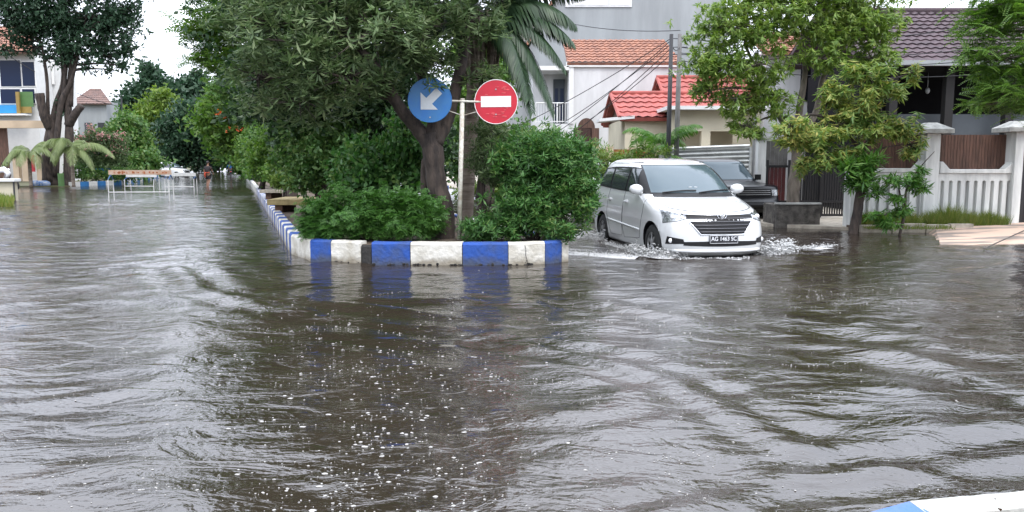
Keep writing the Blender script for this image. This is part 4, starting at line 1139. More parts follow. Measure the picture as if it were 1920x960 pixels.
# the row of shrubs filling the island behind
GM = 'shrubs filling the road island'
shrub('island_shrub', 'dark green broad-leaved shrub behind the clipped hedge, left of the forked trunk', 'shrub', 720, 420, 15,
      [(715, 300, 15, .75, .6, .55), (760, 260, 15, .50, .5, .40), (680, 330, 15, .55, .5, .35), (770, 320, 15, .45, .5, .40)], 'puff', .13, .07, 10, 1000, 'leaf_bush', GM, subs=22, stems=7, sr=.03)
shrub('island_shrub', 'yellowish green round shrub between the dark shrub and the concrete slabs', 'shrub', 610, 420, 17,
      [(610, 290, 17, .65, .6, .50), (640, 255, 17.3, .55, .6, .35), (580, 330, 17, .50, .5, .30), (560, 275, 17.5, .45, .5, .45)], 'puff', .13, .06, 10, 950, 'leaf_mid', GM, subs=22, stems=7, sr=.03)
shrub('island_shrub', 'bushy dark shrub with bare stems behind the tree trunk', 'shrub', 660, 420, 19,
      [(650, 280, 19, 1.2, .8, .7), (590, 260, 20, .9, .8, .6), (740, 270, 19, 1.2, .8, .8), (690, 330, 18, .7, .6, .3)], 'puff', .16, .08, 10, 1500, 'leaf_deep', GM, subs=22, stems=9, sr=.035)
shrub('island_shrub', 'light green leafy shrub at the left edge of the island, above the slabs', 'shrub', 520, 380, 27,
      [(520, 270, 27, .8, .8, .6), (495, 300, 27, .5, .7, .4), (550, 300, 26, .6, .6, .45), (530, 325, 26, .7, .6, .25)], 'puff', .16, .08, 10, 900, 'leaf_bright', GM, subs=20, stems=6, sr=.03)
shrub('island_shrub', 'grey green drooping shrub leaning over the striped kerb in the distance', 'shrub', 492, 360, 36,
      [(495, 290, 36, .9, 1.0, .8), (480, 310, 36, .5, .8, .4), (520, 260, 36, 1.3, 1.0, .9), (500, 325, 35, .8, .8, .3)], 'puff', .20, .09, 10, 800, 'leaf_mid', GM, subs=20, stems=6, sr=.035)
shrub('island_shrub', 'pale lime shrub near the far end of the island kerb', 'shrub', 474, 345, 55,
      [(478, 290, 55, 1.1, 1.2, .9), (468, 305, 56, .7, 1.2, .5), (490, 270, 54, 1.4, 1.2, 1.1)], 'puff', .26, .12, 10, 700, 'leaf_bright', GM, subs=20, stems=6, sr=.05)
shrub('island_shrub', 'small bright green shrub between bare stems beside the slabs', 'shrub', 538, 375, 22,
      [(536, 335, 22, .28, .3, .22)], 'rosette', .14, .03, 10, 120, 'leaf_lime', GM, subs=10, stems=4, sr=.012)
sp_ = MB()
GTr = 'feathery trees standing along the island'
def row_tree(label, px, Y, blobs, lm, n, L=.26, kind='spray', W=.05, k=40, tr=.16, group=GTr, name='avenue_tree', bark='bark', xb=None):
    b0 = Vector((at(px, 350, Y).x, Y, .1)); c = at(blobs[0][0], blobs[0][1], Y)
    return tree(name, label, 'tree', [([b0, b0 + Vector((.1, 0, c.z*.35)), b0.lerp(c, .5) + Vector((0, 0, c.z*.3)), c], [tr*1.2, tr, tr*.8, tr*.4])], Bm(blobs), kind, L, W, k, n, lm, bark, group, subs=20, spread=.27, twig=tr*.1, limb=tr*.4)
row_tree('feathery bright green tree reaching out over the flooded left street', 545, 25,
         [(470, 30, 25, 1.6, 1.4, .9), (400, 70, 25, .85, .9, .55), (385, 110, 25, .55, .7, .28), (430, 120, 25, .9, .9, .35), (440, -60, 25, 1.6, 1.4, .9), (520, -20, 25, 1.6, 1.5, 1.2), (370, 60, 25, .45, .6, .25), (480, 160, 25.5, .75, .9, .35), (540, -160, 25, 1.8, 1.6, 1.2)], 'leaf_bright', 1900, .36, W=.05)
row_tree('mid green tree behind the feathery one, crown touching the far street trees', 520, 38,
         [(475, 170, 38, 1.5, 1.5, 1.0), (450, 130, 38, 1.0, 1.2, .7), (510, 210, 38, 1.5, 1.4, 1.0), (440, 165, 38, .8, 1, .5), (500, 120, 38, 1.8, 1.4, 1.2)], 'leaf_mid', 1500, .34, W=.06)
row_tree('yellow green tree with a few orange flowers, farther along the island', 485, 58,
         [(440, 215, 58, 2.0, 2, 1.4), (420, 240, 58, 1.3, 1.4, .9), (470, 200, 58, 2.2, 2, 1.7), (460, 255, 58, 1.8, 1.6, 1.0), (418, 200, 58, 1.0, 1.2, .8)], 'leaf_bright', 1500, .55, 'puff', .2, 12, .22)
row_tree('dark round tree at the far end of the island', 470, 88,
         [(440, 230, 88, 3.2, 3, 2.6), (425, 270, 88, 2.2, 2, 1.8), (455, 285, 88, 2.5, 2, 1.6), (415, 225, 90, 2, 2, 1.5)], 'leaf_mid', 1300, .75, 'puff', .3, 12, .3)
fl_ = [tuple(at(random.gauss(413, 6), random.gauss(216, 5), 55.5)) for _ in range(9)] + [tuple(at(random.gauss(435, 10), random.gauss(238, 6), 55.5)) for _ in range(5)]
yt = bpy.data.objects['avenue_tree.002']; fo = scatter('blossom', np.array(fl_) - np.array(yt.location), 'puff', .16, .1, 5, M['flower_orange'], yt, 1)

# concrete slabs crossing the island
for (x0, x1, py, Y, h, m1, lb) in ((486, 572, 356, 25.5, .10, 'concrete_pale', 'grey concrete slab lying across the island, the farther of two'), (500, 572, 374, 19.5, .14, 'slab_yellow', 'brown topped slab with yellowish front edge across the island, the nearer of two')):
    a, b_ = at(x0, py, Y), at(x1, py, Y); sb = MB(); sb.box(a.x, b_.x + .6, Y, Y + 1.6, a.z - h, a.z); so = thing('concrete_slab', lb, 'slab', (a.x, Y, .29)); so_l = so.location.copy()
    sb.v = [v - so_l for v in sb.v]; sb.build('top', M[m1], so, bevel=.015)
    lg = MB()
    for x in (a.x + .15, b_.x + .35): lg.box(x, x+.18, Y + .15, Y + 1.4, .20, a.z - h + .01)
    lg.v = [v - so_l for v in lg.v]; lg.build('support', M['slab_brown'], so)

# ================================================================== right-hand side: houses, walls, gates
def rel(mb, o):
    mb.v = [v - o for v in mb.v]; return mb
def wall_px(mb, x0, x1, y0, y1, Y, th=.2):
    """box whose front face fills the picture rectangle at distance Y"""
    a = at(x0, y1, Y); b_ = at(x1, y0, Y); return mb.box(a.x, b_.x, Y, Y + th, a.z, b_.z)
def X_(px, Y): return at(px, 300, Y).x
def Z_(py, Y): return at(900, py, Y).z

# tall grey house behind
Yg = 42; gh = thing('grey_house', 'tall plain grey house wall rising behind the orange tiled roof', 'house', (X_(1160, Yg), Yg, .06)); o_ = gh.location.copy()
m_ = MB(); gx0, gx1 = X_(992, Yg), X_(1352, Yg); ztop = 11.2
m_.prism([(gx0, Yg, .06), (gx1, Yg, .06), (gx1, Yg, ztop), (gx0 + 2.2, Yg, ztop), (gx0, Yg, 7.4)], (0, 9, 0))
rel(m_, o_).build('wall', M['render_grey'], gh)
m_ = MB(); wall_px(m_, 1060, 1186, -70, 13, Yg - .06, .05); f = rel(m_, o_).build('window', M['render_white'], gh)
m_ = MB(); wall_px(m_, 1066, 1140, -66, 9, Yg - .075, .01); wall_px(m_, 1144, 1181, -66, 9, Yg - .075, .01); rel(m_, o_).build('pane', M['white_trim'], f)
m_ = MB(); m_.prism([(gx0 - .5, Yg - .3, 7.0), (gx0 + 2.2, Yg - .3, ztop + .3), (gx0 + 2.2, Yg - .3, ztop + .05), (gx0 - .5, Yg - .3, 6.75)], (0, 9.4, 0)); rel(m_, o_).build('roof', M['tile_orange'], gh)
m_ = MB(); m_.box(gx0 + 1.9, gx1 + .15, Yg - .15, Yg + 9.2, ztop + .003, ztop + .2); rel(m_, o_).build('parapet', M['render_grey'], gh)
# cream house just left of it, seen through the palm
Yc = 47; ch_ = thing('cream_house', 'cream gabled house seen between the palm fronds above the red sign', 'house', (X_(960, Yc), Yc, .06)); o_ = ch_.location.copy()
m_ = MB(); m_.prism([(X_(915, Yc), Yc, .06), (X_(1000, Yc), Yc, .06), (X_(1000, Yc), Yc, Z_(30, Yc)), (X_(945, Yc), Yc, Z_(105, Yc)), (X_(915, Yc), Yc, Z_(150, Yc))], (0, 7, 0)); rel(m_, o_).build('wall', M['render_white'], ch_)
m_ = MB(); m_.prism([(X_(905, Yc), Yc-.4, Z_(160, Yc)), (X_(943, Yc), Yc-.4, Z_(106, Yc)), (X_(1003, Yc), Yc-.4, Z_(24, Yc)), (X_(1003, Yc), Yc-.4, Z_(14, Yc)), (X_(940, Yc), Yc-.4, Z_(98, Yc)), (X_(903, Yc), Yc-.4, Z_(152, Yc))], (0, 7.5, 0)); rel(m_, o_).build('roof', M['tile_orange'], ch_)
m_ = MB(); wall_px(m_, 925, 950, 190, 215, Yc-.05, .04); rel(m_, o_).build('window', M['glass_dark'], ch_)

# white house with orange tiled roof and balcony
Yw = 36; wh = thing('white_house', 'white house with a sloping orange tiled roof and a small balcony behind the red roofs', 'house', (X_(1150, Yw), Yw, .06)); o_ = wh.location.copy()
m_ = MB(); x0, x1 = X_(1066, Yw), X_(1268, Yw); m_.box(x0, x1, Yw, Yw+5, .06, Z_(124, Yw)); 
m_.box(X_(1000, Yw), x0-.003, Yw+1.6, Yw+5, .06, Z_(128, Yw)); m_.box(X_(1000, Yw), x0-.003, Yw, Yw+1.6, .06, Z_(232, Yw))
rel(m_, o_).build('wall', M['render_white'], wh)
m_ = MB(); m_.box(x0-.12, x1+.15, Yw-.10, Yw+.25, Z_(126, Yw), Z_(116, Yw)); m_.box(x0-.02, x0+.20, Yw-.06, Yw-.003, Z_(232, Yw), Z_(126, Yw)-.003)
m_.box(X_(1004, Yw), x0-.02, Yw-.1, Yw+1.6, Z_(132, Yw), Z_(124, Yw)); rel(m_, o_).build('cornice', M['white_trim'], wh)
r_ = tiled_roof('roof', Vector((x0-.1, Yw-.15, Z_(118, Yw)))-o_, Vector((x1+.1, Yw-.15, Z_(118, Yw)))-o_, Vector((x1-.15, Yw+3.0, Z_(74, Yw+3.0)))-o_, Vector((x0-.1, Yw+3.0, Z_(74, Yw+3.0)))-o_, 9, M['tile_orange'], wh)
m_ = MB(); m_.box(X_(1040, Yw), X_(1062, Yw), Yw+1.5, Yw+1.597, Z_(228, Yw), Z_(142, Yw)); dr = rel(m_, o_).build('balcony_door', M['grey_panel'], wh)
m_ = MB()
for a, b_ in ((1043, 1049), (1053, 1060)): m_.box(X_(a, Yw), X_(b_, Yw), Yw+1.48, Yw+1.497, Z_(222, Yw), Z_(160, Yw))
rel(m_, o_).build('pane', M['window_navy'], dr)
m_ = MB(); zt, zb = Z_(193, Yw), Z_(230, Yw); xa = X_(1004, Yw)
m_.tube([(xa, Yw+.05, zt), (x0-.02, Yw+.05, zt)], .03, 6); m_.tube([(xa, Yw+.05, zb+.05), (x0-.02, Yw+.05, zb+.05)], .02, 6)
for k in range(13):
    x = xa + (x0-.04-xa)*k/12; m_.tube([(x, Yw+.05, zb), (x, Yw+.05, zt)], .013 if k not in (0, 8, 12) else .035, 5)
rel(m_, o_).build('balcony_railing', M['white_trim'], wh)

# low house with two red gables and a carport
Yr = 30; rh = thing('red_roof_house', 'low cream house with two bright red tiled gable roofs and dark open carport', 'house', (X_(1250, Yr), Yr, .06)); o_ = rh.location.copy()
def gable_roof(px, py, xr, Yrg, half, drop):
    a = at(px, py, Yrg); br_ = X_(xr, Yrg); z1 = a.z - drop
    tiled_roof('roof', Vector((a.x, Yrg-half, z1))-o_, Vector((br_, Yrg-half, z1))-o_, Vector((br_, Yrg, a.z))-o_, Vector((a.x, Yrg, a.z))-o_, 5, M['tile_red'], rh, .30)
    tiled_roof('roof', Vector((br_, Yrg+half, z1))-o_, Vector((a.x, Yrg+half, z1))-o_, Vector((a.x, Yrg, a.z))-o_, Vector((br_, Yrg, a.z))-o_, 5, M['tile_red'], rh, .30)
    mm = MB(); mm.tube([Vector((a.x-.05, Yrg, a.z+.03)), Vector((br_, Yrg, a.z+.03))], .085, 8)
    mm.tube([Vector((a.x-.02, Yrg-half, z1)), Vector((a.x-.02, Yrg, a.z)), Vector((a.x-.02, Yrg+half, z1))], .07, 6)
    rel(mm, o_).build('ridge_tiles', M['tile_red'], rh)
    mm = MB(); mm.prism([(a.x+.25, Yrg-half*.93, z1), (a.x+.25, Yrg, a.z-.12), (a.x+.25, Yrg+half*.93, z1)], (.1, 0, 0)); rel(mm, o_).build('gable', M['wood_brown'], rh)
    mm = MB(); mm.box(a.x+.2, br_-.1, Yrg-half+.25, Yrg+half-.25, .06, z1-.02); rel(mm, o_).build('wall', M['render_cream'], rh)
gable_roof(1146, 176, 1345, Yr, 2.6, 1.0)
gable_roof(1233, 146, 1400, Yr+3.4, 2.2, 1.15)
Ycp = 26.5; m_ = MB()
zt, zm, zb = Z_(207, Ycp), Z_(246, Ycp), .06
xa, xb = X_(1256, Ycp), X_(1417, Ycp)
m_.box(xa, xb, Ycp, Ycp+.25, zm, zt); 
for a, b_ in ((1256, 1267), (1314, 1331), (1411, 1417)): m_.box(X_(a, Ycp)+.002, X_(b_, Ycp)-.002, Ycp+.003, Ycp+.247, zb, zm)
m_.box(xa+.003, xb-.003, Ycp+3.3, Ycp+3.4, zb, zm)
rel(m_, o_).build('carport_wall', M['render_cream'], rh)
m_ = MB(); m_.box(xa-.2, xb+.3, Ycp-.45, Ycp+3.5, zt+.003, zt+.12); rel(m_, o_).build('carport_roof', M['white_trim'], rh)
m_ = MB(); m_.box(X_(1268, Ycp), X_(1412, Ycp), Ycp+3.2, Ycp+3.28, zb, zm-.01); rel(m_, o_).build('carport_shade_sheet', M['gate_black'], rh)  # black sheet before the back wall, standing in for the carport's shade
m_ = MB(); a = at(1124, 228, 27.4); b_ = at(1190, 222, 27.4); m_.prism([a, b_, b_+Vector((0, 0, .1)), a+Vector((0, 0, .1))], (0, 1.2, 0)); rel(m_, o_).build('canopy', M['white_trim'], rh)

# street wall of that house, behind the small palms
Yf = 24.0; fw = thing('garden_wall', 'beige street wall with brown timber panels behind the small palms', 'wall', (X_(1170, Yf), Yf, .06)); o_ = fw.location.copy()
m_ = MB(); wall_px(m_, 1098, 1236, 300, 398, Yf, .2)
for a, b_ in ((1113, 1124), (1136, 1150), (1180, 1190), (1224, 1236)): m_.box(X_(a, Yf), X_(b_, Yf), Yf-.06, Yf-.003, .06, Z_(275, Yf)); m_.box(X_(a, Yf), X_(b_, Yf), Yf+.003, Yf+.2, Z_(300, Yf)+.002, Z_(275, Yf))
rel(m_, o_).build('wall', M['render_beige'], fw)
m_ = MB()
for a, b_ in ((1124, 1136), (1150, 1180), (1190, 1224)): m_.box(X_(a, Yf)+.01, X_(b_, Yf)-.01, Yf+.05, Yf+.1, Z_(300, Yf)+.003, Z_(280, Yf))
rel(m_, o_).build('timber_panel', M['wood_orange'], fw)
# arched brown gate
Ya = 27; ag = thing('arched_gate', 'dark brown round topped gate standing left of the beige street wall', 'gate', (X_(1100, Ya), Ya, .06)); o_ = ag.location.copy()
cx_ = X_(1099, Ya); rw = X_(1115, Ya) - cx_; zc = Z_(240, Ya)
m_ = MB(); m_.prism([(cx_-rw, Ya, zc)] + [(cx_ - rw*math.cos(math.pi*k/14), Ya, zc + rw*1.15*math.sin(math.pi*k/14)) for k in range(1, 14)] + [(cx_+rw, Ya, zc)], (0, .1, 0)); rel(m_, o_).build('arch', M['wood_brown'], ag)
m_ = MB(); m_.box(cx_-rw*.9, cx_+rw*.9, Ya+.01, Ya+.07, .06, zc-.003); rel(m_, o_).build('door', M['wood_dark'], ag)
m_ = MB()
for s_ in (-1, 1): m_.box(cx_+s_*rw*1.05-.12, cx_+s_*rw*1.05+.12, Ya-.05, Ya+.2, .06, zc-.004)
rel(m_, o_).build('pillar', M['wood_brown'], ag)

# ribbed grey sliding gate behind the parked black car
Yz = 25.2; zg = thing('ribbed_gate', 'grey metal gate with horizontal ribs above the parked black car', 'gate', (X_(1315, Yz), Yz, .06)); o_ = zg.location.copy()
m_ = MB(); xa, xb = X_(1232, Yz), X_(1404, Yz)
za, zb_ = Z_(282, Yz), Z_(275, Yz); n = 14
prof = []
for k in range(n*4+1): prof.append((Yz + .035*math.sin(k*math.pi/2), .1 + (za-.1)*k/(n*4)))
vs = [(xa, y, z) for y, z in prof] + [(xb, y, z + (zb_-za)*(z-.1)/(za-.1)) for y, z in prof]; q = len(prof)
m_.add(vs, [(k, k+1, q+k+1, q+k) for k in range(q-1)]); rel(m_, o_).build('panel', M['zinc'], zg)
m_ = MB(); m_.tube([(xa, Yz, za+.03), (xb, Yz, zb_+.03)], .05, 8); m_.tube([(xb+.04, Yz, .06), (xb+.04, Yz, zb_)], .05, 8); m_.tube([(xa, Yz, .06), (xa, Yz, za)], .05, 8); rel(m_, o_).build('frame', M['zinc'], zg)

# white gate pillar and grey downpipe
Yp = 22.4
m_ = MB(); p0 = Vector((X_(1428, Yp), Yp, .06)); m_.box(-.14, .14, -.14, .14, 0, Z_(262, Yp)-.06)
gp = thing('gate_pillar', 'narrow white gate pillar with flat cap between the ribbed gate and the dark gates', 'pillar', p0)
m_.build('shaft', M['wall_white_old'], gp, bevel=.01); m_ = MB(); h_ = Z_(262, Yp)-.06; m_.box(-.19, .19, -.19, .19, h_+.002, h_+.09); m_.build('cap', M['coping_grey'], gp, bevel=.01)
tag(MB().cyl((X_(1413, 22.8), 22.8, .06), (X_(1413, 22.8), 22.8, Z_(205, 22.8)), .05, 10).build('downpipe', M['metal_grey']), 'thin grey upright pipe just left of the narrow white gate pillar', 'pipe')

# dark gates
Yq = 20.9; dg_ = thing('slatted_gate', 'tall dark slatted driveway gate with a dark red left part, behind the concrete tree box', 'gate', (X_(1520, Yq), Yq, .06)); o_ = dg_.location.copy()
zt = Z_(312, Yq)
def slats(mb, xa, xb, Y, z0, z1, w_, gap):
    x = xa
    while x + w_ <= xb: mb.box(x, x+w_, Y, Y+.03, z0, z1); x += w_+gap
m_ = MB(); slats(m_, X_(1438, Yq), X_(1478, Yq), Yq, .12, zt, .09, .012); rel(m_, o_).build('red_panel', M['gate_red'], dg_)
m_ = MB(); slats(m_, X_(1479, Yq), X_(1600, Yq), Yq, .12, Z_(300, Yq), .035, .03); rel(m_, o_).build('slat_panel', M['gate_black'], dg_)
m_ = MB(); slats(m_, X_(1438, Yq), X_(1480, Yq), Yq+.06, zt, Z_(264, Yq), .10, .012); rel(m_, o_).build('upper_panel', M['pole_grey'], dg_)
m_ = MB()
for z in (.14, Z_(312, Yq), Z_(378, Yq)): m_.box(X_(1438, Yq), X_(1602, Yq), Yq-.04, Yq-.003, z-.03, z+.03)
for px in (1438, 1479, 1540, 1601): m_.box(X_(px, Yq)-.03, X_(px, Yq)+.03, Yq-.075, Yq-.043, .08, Z_(300, Yq))
rel(m_, o_).build('frame', M['gate_black'], dg_)

# white street wall with arched slots
Yv = 18.0
def slot_wall(name, label, xa, xb, ytop, ybot, n, rise_l, rise_r):
    A, B = X_(xa, Yv), X_(xb, Yv); z0 = .02; z1 = Z_(ytop, Yv); root = thing(name, label, 'wall', ((A+B)/2, Yv, z0)); o2 = root.location.copy()
    s0, s1 = Z_(412, Yv), Z_(342, Yv); mm = MB(); pitch = (B-A)/n; sw = .085; th = .16
    # solid bands below and above the slots, piers between them, back sheet behind
    mm.box(A, B, Yv+.11, Yv+th, z0, z1-.004); mm.box(A, B, Yv, Yv+.107, z0, s0)
    xprev = A
    for k in range(n):
        c = A + pitch*(k+.5); l, r = c-sw/2, c+sw/2; mm.box(xprev, l, Yv, Yv+.107, s0+.0005, s1)
        pts = [(l, Yv, s1)] + [(c - sw/2*math.cos(math.pi*j/8), Yv, s1 + sw/2*math.sin(math.pi*j/8)) for j in range(9)] + [(r, Yv, s1)]
        zt_ = s1+.07
        mm.prism([(xprev, Yv, s1), (l, Yv, s1)] + [(c - sw/2*math.cos(math.pi*j/8), Yv, s1+.0005 + sw/2*math.sin(math.pi*j/8)) for j in range(9)] + [(r, Yv, s1), (r, Yv, zt_), (xprev, Yv, zt_)], (0, .107, 0))
        xprev = r
    mm.box(xprev, B, Yv, Yv+.107, s0+.0005, s1+.07); mm.box(A, B, Yv, Yv+.107, s1+.0705, z1-.004)
    rel(mm, o2).build('wall', M['wall_white_old'], root)
    cp = MB(); zc0, zc1 = z1, z1+.09; rz_ = .17; rx = .22
    top = [(A, zc1 + (rz_ if rise_l else 0))]
    if rise_l: top += [(A+.06, zc1+rz_), (A+rx, zc1)]
    if rise_r: top += [(B-rx, zc1), (B-.06, zc1+rz_)]
    top += [(B, zc1 + (rz_ if rise_r else 0))]
    low = [(B, zc0)] + ([(B, zc0+rz_*.8), (B-.03, zc0+rz_*.8), (B-rx+.02, zc0)] if False else []) + [(A, zc0)]
    cp.prism([(x, Yv-.05, z) for x, z in top + low], (0, .26, 0)); rel(cp, o2).build('coping', M['wall_white_old'], root, bevel=.012)
    sc = MB(); slats(sc, A+.02, B-.02, Yv+.24, z1-.3, Z_(252, Yv), .062, .008); rel(sc, o2).build('timber_screen', M['wood_brown'], root)
    return root
slot_wall('street_wall', 'white street wall panel with nine arched slots and brown timber screen, right of the capped pillar', 1762, 1903, 325, 412, 9, True, True)
slot_wall('street_wall', 'white slotted street wall panel behind the thin saplings, left of the capped pillar', 1620, 1735, 323, 412, 6, False, True)
slot_wall('street_wall', 'white slotted street wall panel at the far right picture edge beyond the last pillar', 1990, 2150, 325, 412, 9, True, True)
def pillar(label, xa, xb, ytop, cap, Y=Yv-.12, wd=None):
    A, B = X_(xa, Y), X_(xb, Y); w_ = B-A; root = thing('wall_pillar', label, 'pillar', ((A+B)/2, Y + .2, .02), group=None); h = Z_(ytop, Y)-.02
    MB().box(-w_/2, w_/2, -.2, .2, 0, h).build('shaft', M['wall_white_old'], root, bevel=.008)
    if cap:
        c = MB(); cw = cap; c.box(-cw, cw, -cw, cw, h+.002, h+.09)
        c.add([(-cw, -cw, h+.091), (cw, -cw, h+.091), (cw, cw, h+.091), (-cw, cw, h+.091), (-.1, -.1, h+.24), (.1, -.1, h+.24), (.1, .1, h+.24), (-.1, .1, h+.24)],
                     [(0, 1, 5, 4), (1, 2, 6, 5), (2, 3, 7, 6), (3, 0, 4, 7), (4, 5, 6, 7), (3, 2, 1, 0)])
        c.build('cap', M['coping_grey'], root)
    return root
pillar('tall white wall pillar with a grey pyramid cap, between the two slotted wall panels', 1736, 1762, 250, .36)
pillar('white wall pillar with a grey cap cut by the right picture edge', 1903, 1919, 247, .34)
pillar('low white wall pillar without a cap beside the dark slatted gate', 1599, 1619, 300, 0)
m_ = MB(); slats(m_, X_(1921, Yv), X_(1989, Yv), Yv+.05, .1, Z_(250, Yv), .09, .008); tag(m_.build('door', M['gate_black']), 'black gate beyond the right-hand capped pillar', 'gate'); bpy.data.objects['door.001' if 'door.001' in bpy.data.objects else 'door'].name = 'black_gate'

# planting strip with grass along the wall
bs = MB(); A, B = X_(1622, 17.2), X_(1835, 17.2)
for (xa, xb, mi) in ((1622, 1680, 0), (1681, 1744, 0), (1745, 1790, 0), (1791, 1835, 0)):
    bs.box(X_(xa, 17.2), X_(xb, 17.2)-.01, 17.2, 17.34, -.1, Z_(421, 17.2) + random.uniform(-.02, .02))
tag(bs.build('planting_edge', M['concrete_pale'], bevel=.01), 'low broken concrete edging holding the grass strip below the white wall', 'edging')
land('planting_soil', [(A, 17.345, 0), (X_(1900, 17.345), 17.345, 0), (X_(1900, 18), 17.99, 0), (A, 17.99, 0)], .11, M['soil'], .3)
Gp = []; 
def tuft(px0, px1, Y, hmin, hmax, n):
    V = []
    for _ in range(n):
        x = X_(random.uniform(px0, px1), Y); y = Y + random.uniform(-.22, .22); h = random.uniform(hmin, hmax)*(.6+.4*math.sin(x*7)**2); lean = np.array([random.gauss(0, .35), random.gauss(0, .3), 1.0]); lean /= np.linalg.norm(lean)
        p = np.array([x, y, .10]); sd = np.array([1, random.uniform(-.5, .5), 0])*.006
        V += [p - sd, p + sd, p + lean*h*.9 + sd*.8, p + lean*h*1.5]
    return np.array(V)
V = np.concatenate([tuft(1624, 1730, 17.6, .10, .30, 2600), tuft(1742, 1785, 17.6, .12, .30, 1300), tuft(1762, 1800, 17.6, .2, .42, 900), tuft(1800, 1890, 17.7, .12, .30, 2500), tuft(1630, 1790, 17.05, -.02, .10, 900)])
tag(np_mesh('grass', V, np.arange(len(V)).reshape(-1, 4), M['grass_blade']), kind='stuff', label='unkempt yellow green grass along the foot of the white wall', cat='grass')
pw = g(1672, 424, .02); tag(MB().ball(pw, (.07, .05, .03), 8, 5).build('plastic_cup', M['cloth_white']), 'pale crumpled plastic scrap floating by the foot of the thin sapling', 'litter')

# dark open-fronted house with purple tiles
Yh = 24.5; dh = thing('dark_house', 'house with purple brown tiled roof over a deep dark porch behind the white wall', 'house', (X_(1760, Yh), Yh, .06)); o_ = dh.location.copy()
xl, xr = X_(1590, Yh), X_(2230, Yh); ze = Z_(116, Yh-.8); zr = Z_(22, Yh+3.6)
tiled_roof('roof', Vector((xl, Yh-.8, ze))-o_, Vector((xr, Yh-.8, ze))-o_, Vector((xr, Yh+3.6, zr))-o_, Vector((xl+.2, Yh+3.6, zr))-o_, 13, M['tile_purple'], dh, .28)
tiled_roof('roof', Vector((xr, Yh+8, ze))-o_, Vector((xl, Yh+8, ze))-o_, Vector((xl+.2, Yh+3.6, zr))-o_, Vector((xr, Yh+3.6, zr))-o_, 13, M['tile_purple'], dh, .28)
m_ = MB(); m_.tube([(xl, Yh+3.6, zr+.04), (xr, Yh+3.6, zr+.04)], .10, 8); rel(m_, o_).build('ridge_tiles', M['tile_purple'], dh)
m_ = MB(); m_.box(xl-.05, xr, Yh-.95, Yh-.87, ze-.12, ze+.03); rel(m_, o_).build('fascia', M['render_grey'], dh)
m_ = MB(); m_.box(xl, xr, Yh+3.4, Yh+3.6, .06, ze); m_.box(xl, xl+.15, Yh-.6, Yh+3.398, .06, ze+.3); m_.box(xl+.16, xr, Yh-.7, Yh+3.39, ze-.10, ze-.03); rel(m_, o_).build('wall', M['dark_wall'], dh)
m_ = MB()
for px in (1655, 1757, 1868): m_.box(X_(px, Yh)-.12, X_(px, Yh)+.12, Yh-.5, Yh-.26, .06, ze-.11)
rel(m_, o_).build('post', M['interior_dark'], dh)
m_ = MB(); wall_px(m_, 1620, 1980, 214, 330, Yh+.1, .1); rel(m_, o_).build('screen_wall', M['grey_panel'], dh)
m_ = MB(); lp = at(1739, 170, Yh+1); m_.ball(lp, (.07, .07, .10), 10, 8); m_.tube([lp, Vector((lp.x, lp.y, ze-.1))], .008, 4); rel(m_, o_).build('porch_lamp', M['sign_grey'], dh, True)
# neighbouring pale wall seen through the mango crown
Yn = 31; nh = thing('pale_house', 'pale house wall with red roof edge glimpsed through the big mango crown', 'house', (X_(1560, Yn), Yn, .06)); o_ = nh.location.copy()
m_ = MB(); m_.box(X_(1430, Yn), X_(1640, Yn), Yn, Yn+6, .06, Z_(95, Yn)); rel(m_, o_).build('wall', M['render_white'], nh)
tiled_roof('roof', Vector((X_(1420, Yn), Yn-.5, Z_(100, Yn)))-o_, Vector((X_(1655, Yn), Yn-.5, Z_(100, Yn)))-o_, Vector((X_(1640, Yn), Yn+3, Z_(60, Yn+3)))-o_, Vector((X_(1430, Yn), Yn+3, Z_(60, Yn+3)))-o_, 9, M['tile_orange'], nh)
m_ = MB(); wall_px(m_, 1500, 1560, 130, 190, Yn-.06, .05); rel(m_, o_).build('window', M['glass_dark'], nh)

# concrete tree box with the big mango in it
Yb = 18.7; bx0, bx1 = X_(1460, Yb), X_(1543, Yb); tb = thing('tree_box', 'rough dark concrete block box holding the big mango tree, right of the black car', 'planter', ((bx0+bx1)/2, Yb+.4, -.15)); o_ = tb.location.copy()
m_ = MB(); zt = Z_(384, Yb); m_.box(bx0, bx1, Yb, Yb+.12, -.15, zt); m_.box(bx0, bx1, Yb+.9, Yb+1.02, -.15, zt); m_.box(bx0, bx0+.12, Yb+.123, Yb+.897, -.15, zt); m_.box(bx1-.12, bx1, Yb+.123, Yb+.897, -.15, zt)
rel(m_, o_).build('box', M['concrete_old'], tb, bevel=.02)
m_ = MB(); m_.box(bx0-.02, bx1+.02, Yb-.02, Yb+.14, zt+.002, zt+.045); rel(m_, o_).build('rim', M['coping_grey'], tb, bevel=.01)
m_ = MB(); m_.box(bx0+.125, bx1-.125, Yb+.125, Yb+.895, -.1, zt-.06); rel(m_, o_).build('soil_fill', M['soil'], tb)
rb = MB()
for k in range(34): rb.ball(g(random.uniform(1545, 1600), random.uniform(420, 428), .0), (random.uniform(.03, .10), random.uniform(.03, .08), random.uniform(.02, .05)), 7, 5, Matrix.Rotation(random.random()*3, 3, 'Z'))
tag(rb.build('rubble', M['concrete_old']), kind='stuff', label='broken stones lying in the water before the slatted gate', cat='rubble')
